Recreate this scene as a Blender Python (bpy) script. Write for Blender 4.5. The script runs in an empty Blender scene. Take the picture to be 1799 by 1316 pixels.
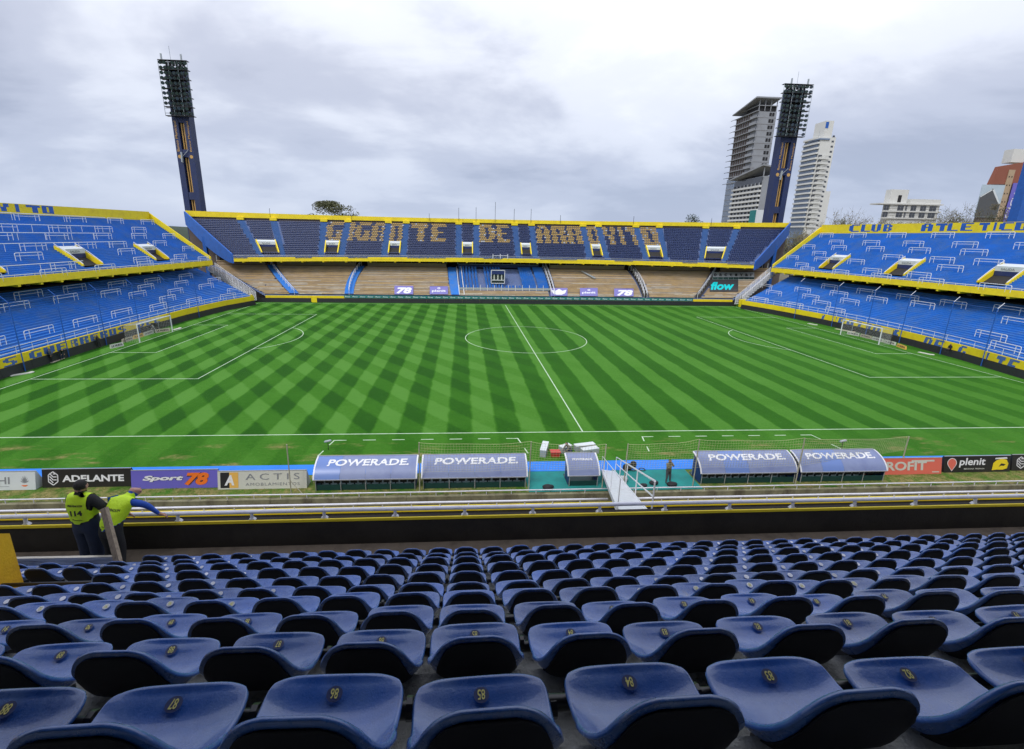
import bpy, bmesh, math, random
from mathutils import Vector, Matrix, noise as mnoise
random.seed(7)
SC = bpy.context.scene
COL = SC.collection
R = math.radians

# ------------------------------------------------------------------ camera
CAM = Vector((-9.587, -33.2505, 15.0098))
CF = Vector((0.06572, 0.96539, -0.2524)); CR = Vector((0.99784, -0.06329, 0.01772)); CU = Vector((-0.00113, 0.25302, 0.96746))
FPX, PX, PY, PW, PH = 803.39, 865.5, 624.0, 1799.0, 1316.0
cd = bpy.data.cameras.new('camera'); cam = bpy.data.objects.new('camera', cd); COL.objects.link(cam)
cd.sensor_width = 36.0; cd.lens = FPX / PW * 36.0
cd.shift_x = (PW / 2 - PX) / PW; cd.shift_y = -(PH / 2 - PY) / PW
cd.clip_start = 0.05; cd.clip_end = 6000
m = Matrix((CR, CU, -CF)).transposed().to_4x4(); m.translation = CAM
cam.matrix_world = m
SC.camera = cam

# ------------------------------------------------------------------ sky, sun, exposure
SUN_EL, SUN_AZ = R(52), R(215)
w = bpy.data.worlds.new('World'); SC.world = w; w.use_nodes = True
nt = w.node_tree; nt.nodes.clear(); N = nt.nodes.new; L = nt.links.new
wout = N('ShaderNodeOutputWorld'); bg = N('ShaderNodeBackground'); L(bg.outputs[0], wout.inputs[0])
sky = N('ShaderNodeTexSky'); sky.sky_type = 'NISHITA'; sky.sun_disc = False
sky.sun_elevation = SUN_EL; sky.sun_rotation = SUN_AZ
skm = N('ShaderNodeVectorMath'); skm.operation = 'SCALE'; skm.inputs['Scale'].default_value = 0.095
L(sky.outputs[0], skm.inputs[0])
tc = N('ShaderNodeTexCoord'); sep = N('ShaderNodeSeparateXYZ'); L(tc.outputs['Generated'], sep.inputs[0])
def wm(op, a, b=None, c=None, clamp=False):
    n = N('ShaderNodeMath'); n.operation = op; n.use_clamp = clamp
    for i, v in enumerate((a, b, c)):
        if v is None: continue
        if isinstance(v, (int, float)): n.inputs[i].default_value = v
        else: L(v, n.inputs[i])
    return n.outputs[0]
zc = wm('MAXIMUM', sep.outputs['Z'], 0.0)
den = wm('ADD', zc, 0.30)
cx_ = wm('DIVIDE', sep.outputs['X'], den); cy_ = wm('DIVIDE', sep.outputs['Y'], den)
cmb = N('ShaderNodeCombineXYZ'); L(cx_, cmb.inputs[0]); L(cy_, cmb.inputs[1])
def wnoise(scale, detail, rough, off, dist=0.0):
    mp = N('ShaderNodeMapping'); mp.inputs['Location'].default_value = off
    mp.inputs['Scale'].default_value = (1.0, 1.25, 1.0)
    L(cmb.outputs[0], mp.inputs[0])
    n = N('ShaderNodeTexNoise'); n.inputs['Scale'].default_value = scale; n.inputs['Detail'].default_value = detail
    n.inputs['Roughness'].default_value = rough; n.inputs['Distortion'].default_value = dist
    L(mp.outputs[0], n.inputs['Vector']); return n.outputs['Fac']
n1 = wnoise(0.50, 7, 0.50, (3.75, 1.55, 0.3), 0.25)
n2 = wnoise(1.5, 6, 0.55, (7.1, 4.2, 2.0), 0.3)
mixn = wm('ADD', wm('MULTIPLY', n1, 0.72), wm('MULTIPLY', n2, 0.28))
ramp = N('ShaderNodeValToRGB'); L(mixn, ramp.inputs[0])
cr = ramp.color_ramp; cr.interpolation = 'EASE'
cr.elements[0].position = 0.40; cr.elements[0].color = (0.30, 0.325, 0.415, 1)
cr.elements[1].position = 0.64; cr.elements[1].color = (0.90, 0.92, 0.96, 1)
e = cr.elements.new(0.47); e.color = (0.46, 0.485, 0.58, 1)
e = cr.elements.new(0.55); e.color = (0.69, 0.715, 0.79, 1)
# a paler, bluer band near the horizon
hz = wm('POWER', wm('SUBTRACT', 1.0, wm('MINIMUM', wm('MULTIPLY', zc, 2.6), 1.0)), 2.0)
mixh = N('ShaderNodeMix'); mixh.data_type = 'RGBA'
L(wm('MULTIPLY', hz, 0.72), mixh.inputs['Factor']); L(ramp.outputs[0], mixh.inputs['A']); mixh.inputs['B'].default_value = (0.56, 0.665, 0.92, 1)
cover = N('ShaderNodeMix'); cover.data_type = 'RGBA'; cover.inputs['Factor'].default_value = 0.9
L(skm.outputs[0], cover.inputs['A']); L(mixh.outputs['Result'], cover.inputs['B'])
gnd = N('ShaderNodeMix'); gnd.data_type = 'RGBA'
L(wm('GREATER_THAN', sep.outputs['Z'], -0.002), gnd.inputs['Factor'])
gnd.inputs['A'].default_value = (0.16, 0.17, 0.17, 1); L(cover.outputs['Result'], gnd.inputs['B'])
grad = N('ShaderNodeVectorMath'); grad.operation = 'SCALE'; L(gnd.outputs['Result'], grad.inputs[0]); L(wm('ADD', wm('MULTIPLY', zc, 1.2), 0.78), grad.inputs['Scale'])   # an overcast sky brightens towards the zenith
L(grad.outputs[0], bg.inputs['Color']); bg.inputs['Strength'].default_value = 1.13
sl = bpy.data.lights.new('sun', 'SUN'); sl.energy = 1.5; sl.angle = R(14); sl.color = (1, 0.97, 0.92)
sun = bpy.data.objects.new('sun', sl); COL.objects.link(sun)
sd = Vector((math.sin(SUN_AZ) * math.cos(SUN_EL), math.cos(SUN_AZ) * math.cos(SUN_EL), math.sin(SUN_EL)))
sun.rotation_euler = sd.to_track_quat('Z', 'Y').to_euler(); sun.location = sd * 400
vs = SC.view_settings; vs.view_transform = 'Standard'; vs.look = 'None'; vs.gamma = 1; vs.exposure = 0.14
try: vs.use_curve_mapping = False
except Exception: pass
SC.cycles.max_bounces = 6; SC.cycles.diffuse_bounces = 3; SC.cycles.glossy_bounces = 3; SC.cycles.transparent_max_bounces = 12
SC.cycles.use_adaptive_sampling = True; SC.cycles.adaptive_threshold = 0.02
SC.cycles.use_denoising = True

# ------------------------------------------------------------------ survey helper: a sight line met with a plane of the real place
def at(u, v, X=None, Y=None, Z=None):
    d = CF + CR * ((u - PX) / FPX) - CU * ((v - PY) / FPX)
    t = (X - CAM.x) / d.x if X is not None else (Y - CAM.y) / d.y if Y is not None else (Z - CAM.z) / d.z
    return CAM + d * t
def onplane(u, v, p0, n):
    d = CF + CR * ((u - PX) / FPX) - CU * ((v - PY) / FPX); n = Vector(n)
    return CAM + d * ((Vector(p0) - CAM).dot(n) / d.dot(n))

# ------------------------------------------------------------------ materials
MATS = {}
def mat(name, col, rough=0.6, var=0.12, scale=2.0, metal=0.0, bump=0.0, bscale=20.0, dirt=None, dirt_amt=0.0, dscale=1.2, coat=0.0, rand=0.0, spec=0.5, stretch=(1, 1, 1), alpha=None, dirt2=None):
    if name in MATS: return MATS[name]
    m = bpy.data.materials.new(name); m.use_nodes = True; t = m.node_tree; b = t.nodes['Principled BSDF']
    b.inputs['Roughness'].default_value = rough; b.inputs['Metallic'].default_value = metal
    b.inputs['Specular IOR Level'].default_value = spec
    if coat: b.inputs['Coat Weight'].default_value = coat; b.inputs['Coat Roughness'].default_value = 0.08
    tcn = t.nodes.new('ShaderNodeTexCoord'); mp = t.nodes.new('ShaderNodeMapping'); mp.inputs['Scale'].default_value = stretch
    if rand:      # every copy wears differently
        oi0 = t.nodes.new('ShaderNodeObjectInfo'); sc_ = t.nodes.new('ShaderNodeVectorMath'); sc_.operation = 'SCALE'; sc_.inputs['Scale'].default_value = 3.7; t.links.new(oi0.outputs['Location'], sc_.inputs[0])
        ad = t.nodes.new('ShaderNodeVectorMath'); ad.operation = 'ADD'; t.links.new(tcn.outputs['Object'], ad.inputs[0]); t.links.new(sc_.outputs[0], ad.inputs[1]); t.links.new(ad.outputs[0], mp.inputs[0])
    else: t.links.new(tcn.outputs['Object'], mp.inputs[0])
    def nz(s, d=5, r=0.6):
        n = t.nodes.new('ShaderNodeTexNoise'); n.inputs['Scale'].default_value = s; n.inputs['Detail'].default_value = d; n.inputs['Roughness'].default_value = r
        t.links.new(mp.outputs[0], n.inputs['Vector']); return n.outputs['Fac']
    def mix(f, a, bb, blend='MIX'):
        x = t.nodes.new('ShaderNodeMix'); x.data_type = 'RGBA'; x.blend_type = blend
        for k, v in (('Factor', f), ('A', a), ('B', bb)):
            if isinstance(v, (int, float)): x.inputs[k].default_value = v
            elif isinstance(v, tuple): x.inputs[k].default_value = v
            else: t.links.new(v, x.inputs[k])
        return x.outputs['Result']
    c = tuple(col) + (1,)
    lo = tuple(max(0, q * (1 - var)) for q in col) + (1,); hi = tuple(min(1, q * (1 + var)) for q in col) + (1,)
    out = mix(nz(scale), lo, hi)
    if rand:
        oi = t.nodes.new('ShaderNodeObjectInfo')
        hs = t.nodes.new('ShaderNodeHueSaturation'); mr = t.nodes.new('ShaderNodeMapRange')
        mr.inputs['To Min'].default_value = 1 - rand; mr.inputs['To Max'].default_value = 1 + rand
        t.links.new(oi.outputs['Random'], mr.inputs['Value']); t.links.new(mr.outputs[0], hs.inputs['Value']); t.links.new(out, hs.inputs['Color']); out = hs.outputs['Color']
    if dirt:
        r = t.nodes.new('ShaderNodeMapRange'); r.inputs['From Min'].default_value = 0.45; r.inputs['From Max'].default_value = 0.72
        r.inputs['To Max'].default_value = dirt_amt; t.links.new(nz(dscale, 8, 0.65), r.inputs['Value'])
        out = mix(r.outputs[0], out, tuple(dirt) + (1,))
    if dirt2:
        r = t.nodes.new('ShaderNodeMapRange'); r.inputs['From Min'].default_value = 0.60; r.inputs['From Max'].default_value = 0.74
        r.inputs['To Max'].default_value = 0.6; t.links.new(nz(dscale * .55, 9, 0.72), r.inputs['Value']); out = mix(r.outputs[0], out, tuple(dirt2) + (1,))
        rr_ = t.nodes.new('ShaderNodeMapRange'); rr_.inputs['To Min'].default_value = rough * .6; rr_.inputs['To Max'].default_value = rough * 1.6; t.links.new(nz(dscale * 1.7, 7, 0.7), rr_.inputs['Value']); t.links.new(rr_.outputs[0], b.inputs['Roughness'])
    t.links.new(out, b.inputs['Base Color'])
    if bump:
        bn = t.nodes.new('ShaderNodeBump'); bn.inputs['Strength'].default_value = bump; bn.inputs['Distance'].default_value = 0.02
        t.links.new(nz(bscale, 6, 0.6), bn.inputs['Height']); t.links.new(bn.outputs[0], b.inputs['Normal'])
    if alpha is not None: b.inputs['Alpha'].default_value = alpha
    MATS[name] = m; return m

M = {}
M['blue_step'] = mat('blue_step', (0.016, 0.165, 0.56), 0.7, 0.25, 0.35, dirt=(0.10, 0.20, 0.40), dirt_amt=0.75, dscale=0.5, bump=0.3, bscale=4)
M['blue_worn'] = mat('blue_worn', (0.05, 0.14, 0.44), 0.75, 0.2, 0.4, dirt=(0.16, 0.18, 0.30), dirt_amt=0.7, dscale=0.6)
M['blue_paint'] = mat('blue_paint', (0.015, 0.11, 0.44), 0.55, 0.10, 0.5, dirt=(0.02, 0.05, 0.2), dirt_amt=0.4)
M['aisle_blue'] = mat('aisle_blue', (0.05, 0.13, 0.32), 0.75, 0.2, 0.6, dirt=(0.1, 0.15, 0.28), dirt_amt=0.5)
M['step_grey_blue'] = mat('step_grey_blue', (0.16, 0.22, 0.40), 0.8, 0.2, 0.6, dirt=(0.2, 0.2, 0.24), dirt_amt=0.5)
M['yellow'] = mat('yellow', (0.90, 0.69, 0.012), 0.55, 0.08, 0.6, dirt=(0.62, 0.42, 0.02), dirt_amt=0.5, dscale=0.7)
M['yellow_near'] = mat('yellow_near', (0.90, 0.52, 0.015), 0.6, 0.12, 3.0, dirt=(0.55, 0.22, 0.02), dirt_amt=0.6, dscale=2.5, bump=0.5, bscale=30)
M['white'] = mat('white', (0.78, 0.79, 0.82), 0.4, 0.06, 3.0, dirt=(0.45, 0.44, 0.42), dirt_amt=0.35, dscale=3)
M['white_pipe'] = mat('white_pipe', (0.74, 0.74, 0.80), 0.32, 0.06, 4.0, dirt=(0.42, 0.40, 0.42), dirt_amt=0.45, dscale=4)
M['line'] = mat('line', (0.58, 0.70, 0.52), 0.8, 0.15, 8.0, dirt=(0.22, 0.45, 0.15), dirt_amt=0.75, dscale=2)
M['black_board'] = mat('black_board', (0.018, 0.019, 0.022), 0.5, 0.25, 0.6)
M['concrete'] = mat('concrete', (0.27, 0.25, 0.21), 0.9, 0.25, 2.0, bump=0.6, bscale=30, dirt=(0.07, 0.06, 0.045), dirt_amt=0.8, dscale=2.2)
M['concrete_step'] = mat('concrete_step', (0.48, 0.48, 0.45), 0.9, 0.3, 4.0, bump=0.6, bscale=60, dirt=(0.06, 0.06, 0.06), dirt_amt=0.8, dscale=6)
M['walkway'] = mat('walkway', (0.20, 0.155, 0.11), 0.9, 0.3, 3.0, bump=0.5, bscale=40, dirt=(0.05, 0.04, 0.03), dirt_amt=0.7, dscale=3)
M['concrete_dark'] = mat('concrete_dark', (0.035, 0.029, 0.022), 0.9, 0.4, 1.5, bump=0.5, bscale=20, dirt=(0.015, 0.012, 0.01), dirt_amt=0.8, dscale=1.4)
M['mossy'] = mat('mossy', (0.25, 0.235, 0.14), 0.95, 0.3, 1.2, bump=0.7, bscale=14, dirt=(0.05, 0.035, 0.025), dirt_amt=0.95, dscale=1.1, stretch=(1, 1, 0.45))
M['dark'] = mat('dark', (0.012, 0.012, 0.014), 0.7, 0.3, 2)
M['under'] = mat('under', (0.03, 0.028, 0.026), 0.9, 0.4, 0.6)
M['navy'] = mat('navy', (0.016, 0.032, 0.135), 0.5, 0.15, 2)
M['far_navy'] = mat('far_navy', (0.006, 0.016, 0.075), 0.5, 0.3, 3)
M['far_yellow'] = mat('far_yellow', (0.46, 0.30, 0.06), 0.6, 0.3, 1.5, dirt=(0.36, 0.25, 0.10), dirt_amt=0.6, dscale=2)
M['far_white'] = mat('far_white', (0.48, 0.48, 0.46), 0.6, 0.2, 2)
M['wood_gold'] = mat('wood_gold', (0.60, 0.425, 0.205), 0.7, 0.35, 0.55, dirt=(0.66, 0.52, 0.36), dirt_amt=0.9, dscale=0.30)
M['wood_pale'] = mat('wood_pale', (0.72, 0.62, 0.46), 0.7, 0.3, 0.8, dirt=(0.35, 0.2, 0.07), dirt_amt=0.5, dscale=0.5)
M['wood_old'] = mat('wood_old', (0.66, 0.61, 0.50), 0.9, 0.3, 6, bump=0.8, bscale=40, dirt=(0.05, 0.045, 0.04), dirt_amt=0.9, dscale=7, stretch=(0.25, 1, 4))
M['wood_post'] = mat('wood_post', (0.42, 0.33, 0.23), 0.85, 0.3, 6, bump=0.6, bscale=40, dirt=(0.06, 0.05, 0.04), dirt_amt=0.7, dscale=6, stretch=(4, 4, 0.3))
M['seat'] = mat('seat', (0.034, 0.115, 0.40), 0.25, 0.28, 14, dirt=(0.15, 0.23, 0.42), dirt_amt=0.65, dscale=7, rand=0.24, spec=0.6, bump=0.10, bscale=150, coat=0.6, dirt2=(0.25, 0.22, 0.18))
M['seat_back_shaded'] = mat('seat_back_shaded', (0.006, 0.007, 0.014), 0.62, 0.25, 5, rand=0.2, spec=0.3)
M['disc'] = mat('disc', (0.66, 0.66, 0.68), 0.35, 0.2, 30, rand=0.3)
M['disc_dark'] = mat('disc_dark', (0.05, 0.065, 0.16), 0.4, 0.25, 60)
M['numeral'] = mat('numeral', (0.80, 0.72, 0.22), 0.5, 0.05, 10)
M['pipe_black'] = mat('pipe_black', (0.010, 0.010, 0.013), 0.35, 0.3, 8)
M['soil'] = mat('soil', (0.15, 0.13, 0.08), 0.95, 0.3, 0.05)
M['carpet'] = mat('carpet', (0.03, 0.22, 0.74), 0.9, 0.1, 0.5, dirt=(0.03, 0.15, 0.5), dirt_amt=0.5, dscale=0.8)
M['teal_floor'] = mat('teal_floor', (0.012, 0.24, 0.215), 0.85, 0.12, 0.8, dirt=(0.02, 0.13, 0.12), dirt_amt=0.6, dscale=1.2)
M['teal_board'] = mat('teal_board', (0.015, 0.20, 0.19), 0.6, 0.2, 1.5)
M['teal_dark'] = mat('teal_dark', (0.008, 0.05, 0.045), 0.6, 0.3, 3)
M['roof_blue'] = mat('roof_blue', (0.23, 0.275, 0.45), 0.48, 0.10, 0.4, dirt=(0.12, 0.15, 0.34), dirt_amt=0.6, dscale=0.6)
M['roof_blue_bright'] = mat('roof_blue_bright', (0.16, 0.25, 0.55), 0.35, 0.08, 0.4)
M['grey_metal'] = mat('grey_metal', (0.42, 0.43, 0.44), 0.4, 0.1, 5, metal=0.3)
M['pole'] = mat('pole', (0.42, 0.40, 0.30), 0.6, 0.15, 5)
M['net'] = mat('net', (0.42, 0.40, 0.22), 0.8, 0.1, 5)
M['ink'] = mat('ink', (0.02, 0.02, 0.022), 0.5, 0.1, 5)
M['print_white'] = mat('print_white', (0.80, 0.80, 0.80), 0.5, 0.04, 2)
M['print_grey'] = mat('print_grey', (0.25, 0.26, 0.27), 0.5, 0.05, 2)
M['board_white'] = mat('board_white', (0.66, 0.70, 0.70), 0.45, 0.06, 1.2)
M['board_black'] = mat('board_black', (0.022, 0.02, 0.018), 0.45, 0.2, 1.2)
M['board_violet'] = mat('board_violet', (0.15, 0.13, 0.52), 0.45, 0.08, 1.0)
M['board_cream'] = mat('board_cream', (0.62, 0.62, 0.54), 0.45, 0.06, 1.2)
M['board_red'] = mat('board_red', (0.75, 0.16, 0.11), 0.45, 0.1, 1.0)
M['orange'] = mat('orange', (0.85, 0.18, 0.02), 0.5, 0.05, 2)
M['amber'] = mat('amber', (0.80, 0.46, 0.10), 0.5, 0.05, 2)
M['hi_vis'] = mat('hi_vis', (0.66, 0.97, 0.02), 0.55, 0.06, 9, bump=0.9, bscale=14)
M['skin'] = mat('skin', (0.42, 0.23, 0.16), 0.5, 0.12, 12)
M['skin2'] = mat('skin2', (0.46, 0.24, 0.175), 0.45, 0.12, 12)
M['hair'] = mat('hair', (0.015, 0.011, 0.009), 0.6, 0.3, 30, bump=0.8, bscale=90)
M['cloth_black'] = mat('cloth_black', (0.018, 0.018, 0.020), 0.8, 0.3, 8, bump=0.5, bscale=25)
M['cloth_blue'] = mat('cloth_blue', (0.022, 0.09, 0.46), 0.75, 0.2, 8, bump=0.5, bscale=25)
M['cloth_teal'] = mat('cloth_teal', (0.02, 0.16, 0.30), 0.75, 0.2, 8)
M['denim'] = mat('denim', (0.022, 0.034, 0.075), 0.8, 0.3, 8, bump=0.4, bscale=40)
M['cloth_olive'] = mat('cloth_olive', (0.17, 0.155, 0.11), 0.85, 0.3, 8)
M['cloth_grey'] = mat('cloth_grey', (0.09, 0.095, 0.10), 0.85, 0.3, 8)
M['red_plastic'] = mat('red_plastic', (0.55, 0.03, 0.02), 0.4, 0.1, 5)
M['case_grey'] = mat('case_grey', (0.36, 0.40, 0.42), 0.4, 0.12, 5)
M['glass_dark'] = mat('glass_dark', (0.04, 0.045, 0.055), 0.12, 0.3, 1.0, spec=0.8)
M['glass_blue'] = mat('glass_blue', (0.16, 0.22, 0.32), 0.15, 0.25, 0.3, spec=0.8)
M['beige'] = mat('beige', (0.42, 0.31, 0.20), 0.85, 0.2, 0.6)
M['bld_concrete'] = mat('bld_concrete', (0.30, 0.315, 0.335), 0.9, 0.14, 0.15, dirt=(0.22, 0.22, 0.22), dirt_amt=0.5, dscale=0.25)
M['bld_white'] = mat('bld_white', (0.66, 0.66, 0.62), 0.8, 0.07, 0.1)
M['bld_brick'] = mat('bld_brick', (0.12, 0.095, 0.085), 0.9, 0.3, 0.5)
M['red_brick'] = mat('red_brick', (0.27, 0.095, 0.06), 0.9, 0.12, 0.2)
M['tower_blue'] = mat('tower_blue', (0.012, 0.026, 0.10), 0.55, 0.25, 0.3, dirt=(0.03, 0.04, 0.08), dirt_amt=0.6, dscale=0.5)
M['gold'] = mat('gold', (0.55, 0.33, 0.10), 0.5, 0.3, 1.0)
M['steel_dark'] = mat('steel_dark', (0.03, 0.032, 0.036), 0.5, 0.3, 1.0, metal=0.4)
M['lamp_glass'] = mat('lamp_glass', (0.07, 0.085, 0.10), 0.3, 0.2, 2.0, spec=0.9)
M['bark'] = mat('bark', (0.085, 0.07, 0.05), 0.95, 0.3, 1.0)
M['twig'] = mat('twig', (0.15, 0.125, 0.075), 0.95, 0.3, 0.5)
M['leaf_dark'] = mat('leaf_dark', (0.018, 0.036, 0.014), 0.8, 0.5, 0.6)
M['leaf_olive'] = mat('leaf_olive', (0.10, 0.105, 0.045), 0.85, 0.45, 0.5)
M['leaf_brown'] = mat('leaf_brown', (0.16, 0.135, 0.07), 0.9, 0.4, 0.4)
M['banner_violet'] = mat('banner_violet', (0.20, 0.18, 0.46), 0.6, 0.1, 0.6)
M['banner_black'] = mat('banner_black', (0.035, 0.035, 0.04), 0.6, 0.3, 0.6)
M['banner_teal'] = mat('banner_teal', (0.0, 0.58, 0.60), 0.5, 0.05, 1)
M['tape'] = mat('tape', (0.55, 0.48, 0.36), 0.7, 0.2, 2)
M['sheet_plastic'] = mat('sheet_plastic', (0.5, 0.52, 0.5), 0.3, 0.2, 5)
M['sky_blue_print'] = mat('sky_blue_print', (0.45, 0.54, 0.60), 0.5, 0.15, 0.3)

# ------------------------------------------------------------------ objects
WPOS = {}
def tag(o, label=None, cat=None, group=None, kind=None):
    if label: o['label'] = label
    if cat: o['category'] = cat
    if group: o['group'] = group
    if kind: o['kind'] = kind
    return o
def thing(name, label, cat, loc=(0, 0, 0), group=None, rotz=0.0):
    o = bpy.data.objects.new(name, None); COL.objects.link(o); o.location = loc; o.rotation_euler = (0, 0, rotz)
    o.empty_display_size = 0.2; WPOS[o.name] = Vector(loc); return tag(o, label, cat, group)
class MB:
    def __init__(s): s.v = []; s.f = []; s.mi = []; s.cur = 0
    def mat(s, i): s.cur = i; return s
    def quad(s, a, b, c, d): n = len(s.v); s.v += [tuple(a), tuple(b), tuple(c), tuple(d)]; s.f.append((n, n + 1, n + 2, n + 3)); s.mi.append(s.cur); return s
    def tri(s, a, b, c): n = len(s.v); s.v += [tuple(a), tuple(b), tuple(c)]; s.f.append((n, n + 1, n + 2)); s.mi.append(s.cur); return s
    def poly(s, pts): n = len(s.v); s.v += [tuple(p) for p in pts]; s.f.append(tuple(range(n, n + len(pts)))); s.mi.append(s.cur); return s
    def hexa(s, p):  # 8 points: bottom 4 ccw, top 4 ccw
        n = len(s.v); s.v += [tuple(q) for q in p]
        for f in ((0, 3, 2, 1), (4, 5, 6, 7), (0, 1, 5, 4), (1, 2, 6, 5), (2, 3, 7, 6), (3, 0, 4, 7)):
            s.f.append(tuple(n + i for i in f)); s.mi.append(s.cur)
        return s
    def box(s, x0, x1, y0, y1, z0, z1):
        return s.hexa([(x0, y0, z0), (x1, y0, z0), (x1, y1, z0), (x0, y1, z0), (x0, y0, z1), (x1, y0, z1), (x1, y1, z1), (x0, y1, z1)])
    def obox(s, c, ax, ay, az):  # centre and three half vectors
        c = Vector(c); ax = Vector(ax); ay = Vector(ay); az = Vector(az)
        return s.hexa([c - ax - ay - az, c + ax - ay - az, c + ax + ay - az, c - ax + ay - az, c - ax - ay + az, c + ax - ay + az, c + ax + ay + az, c - ax + ay + az])
    def beam(s, p, q, w, h, up=(0, 0, 1)):
        p = Vector(p); q = Vector(q); d = (q - p); l = d.length; d.normalize(); u = Vector(up); sd_ = d.cross(u)
        if sd_.length < 1e-4: sd_ = Vector((1, 0, 0))
        sd_.normalize(); u = sd_.cross(d)
        return s.obox((p + q) / 2, d * l / 2, sd_ * w / 2, u * h / 2)
    def tube(s, pts, r, n=6, cap=True):
        pts = [Vector(p) for p in pts]; rr = r if isinstance(r, (list, tuple)) else [r] * len(pts); base = len(s.v)
        for i, p in enumerate(pts):
            t = (pts[min(i + 1, len(pts) - 1)] - pts[max(i - 1, 0)])
            t = t.normalized() if t.length > 1e-9 else Vector((0, 0, 1))
            a = t.cross(Vector((0, 0, 1)))
            if a.length < 1e-3: a = t.cross(Vector((0, 1, 0)))
            a.normalize(); b = t.cross(a)
            for k in range(n):
                th = 2 * math.pi * k / n; s.v.append(tuple(p + a * (math.cos(th) * rr[i]) + b * (math.sin(th) * rr[i])))
        for i in range(len(pts) - 1):
            for k in range(n):
                s.f.append((base + i * n + k, base + i * n + (k + 1) % n, base + (i + 1) * n + (k + 1) % n, base + (i + 1) * n + k)); s.mi.append(s.cur)
        if cap:
            s.f.append(tuple(base + k for k in range(n))); s.mi.append(s.cur)
            e0 = base + (len(pts) - 1) * n; s.f.append(tuple(e0 + n - 1 - k for k in range(n))); s.mi.append(s.cur)
        return s
    def grid(s, rows, close=False):
        base = len(s.v); nr = len(rows); nc = len(rows[0])
        for r in rows: s.v += [tuple(p) for p in r]
        for i in range(nr - 1):
            for j in range(nc - (0 if close else 1)):
                s.f.append((base + i * nc + j, base + i * nc + (j + 1) % nc, base + (i + 1) * nc + (j + 1) % nc, base + (i + 1) * nc + j)); s.mi.append(s.cur)
        return s
    def disc(s, c, n, r, seg=14, depth=0.0):
        c = Vector(c); n = Vector(n).normalized(); a = n.cross(Vector((0, 0, 1)))
        if a.length < 1e-3: a = Vector((1, 0, 0))
        a.normalize(); b = n.cross(a)
        ring = [c + a * (math.cos(2 * math.pi * k / seg) * r) + b * (math.sin(2 * math.pi * k / seg) * r) for k in range(seg)]
        if depth: s.tube([c - n * depth, c], r, seg)
        else: s.poly(ring)
        return s
    def ell(s, c, rx, ry, rz, seg=10, rings=7):
        c = Vector(c); rows = []
        for i in range(rings + 1):
            th = math.pi * i / rings
            rows.append([c + Vector((rx * math.sin(th) * math.cos(2 * math.pi * k / seg), ry * math.sin(th) * math.sin(2 * math.pi * k / seg), rz * math.cos(th))) for k in range(seg)])
        return s.grid(rows, True)
    def mesh(s, name, mats, off=None, smooth=False):
        me = bpy.data.meshes.new(name)
        vv = s.v if off is None else [(a - off[0], b - off[1], c - off[2]) for a, b, c in s.v]
        me.from_pydata(vv, [], s.f)
        for mm in (mats if isinstance(mats, (list, tuple)) else [mats]): me.materials.append(M[mm] if isinstance(mm, str) else mm)
        if any(s.mi): me.polygons.foreach_set('material_index', s.mi)
        if smooth: me.polygons.foreach_set('use_smooth', [True] * len(me.polygons))
        me.update(); return me
    def build(s, name, mats, parent=None, smooth=False, loc=None, fixn=True, local=False):
        """world-space vertices; stored relative to the parent (or to loc)"""
        off = None
        if parent is not None and not local: off = WPOS.get(parent.name, Vector((0, 0, 0)))
        elif loc is not None: off = Vector(loc)
        me = s.mesh(name, mats, off, smooth)
        if fixn:
            bm = bmesh.new(); bm.from_mesh(me); bmesh.ops.remove_doubles(bm, verts=bm.verts, dist=1e-5) if len(bm.verts) < 60000 else None
            bmesh.ops.recalc_face_normals(bm, faces=bm.faces); bm.to_mesh(me); bm.free()
        o = bpy.data.objects.new(name, me); COL.objects.link(o)
        if parent is not None: o.parent = parent; WPOS[o.name] = WPOS.get(parent.name, Vector((0, 0, 0)))
        elif loc is not None: o.location = loc; WPOS[o.name] = Vector(loc)
        return o
def copy_tree(o, parent=None):
    c = o.copy(); COL.objects.link(c)
    if parent is not None: c.parent = parent
    for ch in list(o.children): copy_tree(ch, c)
    return c
def ordw(n):
    u = ['', 'first', 'second', 'third', 'fourth', 'fifth', 'sixth', 'seventh', 'eighth', 'ninth', 'tenth', 'eleventh', 'twelfth', 'thirteenth', 'fourteenth', 'fifteenth', 'sixteenth', 'seventeenth', 'eighteenth', 'nineteenth']
    if n < 20: return u[n]
    d_ = {2: 'twent', 3: 'thirt', 4: 'fort'}[n // 10]
    return d_ + 'ieth' if n % 10 == 0 else d_ + 'y-' + u[n % 10]
ORD = ['nearest', 'second', 'third', 'fourth', 'fifth', 'sixth', 'seventh', 'eighth', 'ninth', 'tenth', 'eleventh', 'twelfth']
def ordn(i): return ['first', 'second', 'third', 'fourth', 'fifth', 'sixth', 'seventh', 'eighth', 'ninth', 'tenth', 'eleventh', 'twelfth', 'thirteenth', 'fourteenth', 'fifteenth', 'sixteenth', 'seventeenth', 'eighteenth'][i] if i < 18 else f'{i+1}th'

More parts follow.
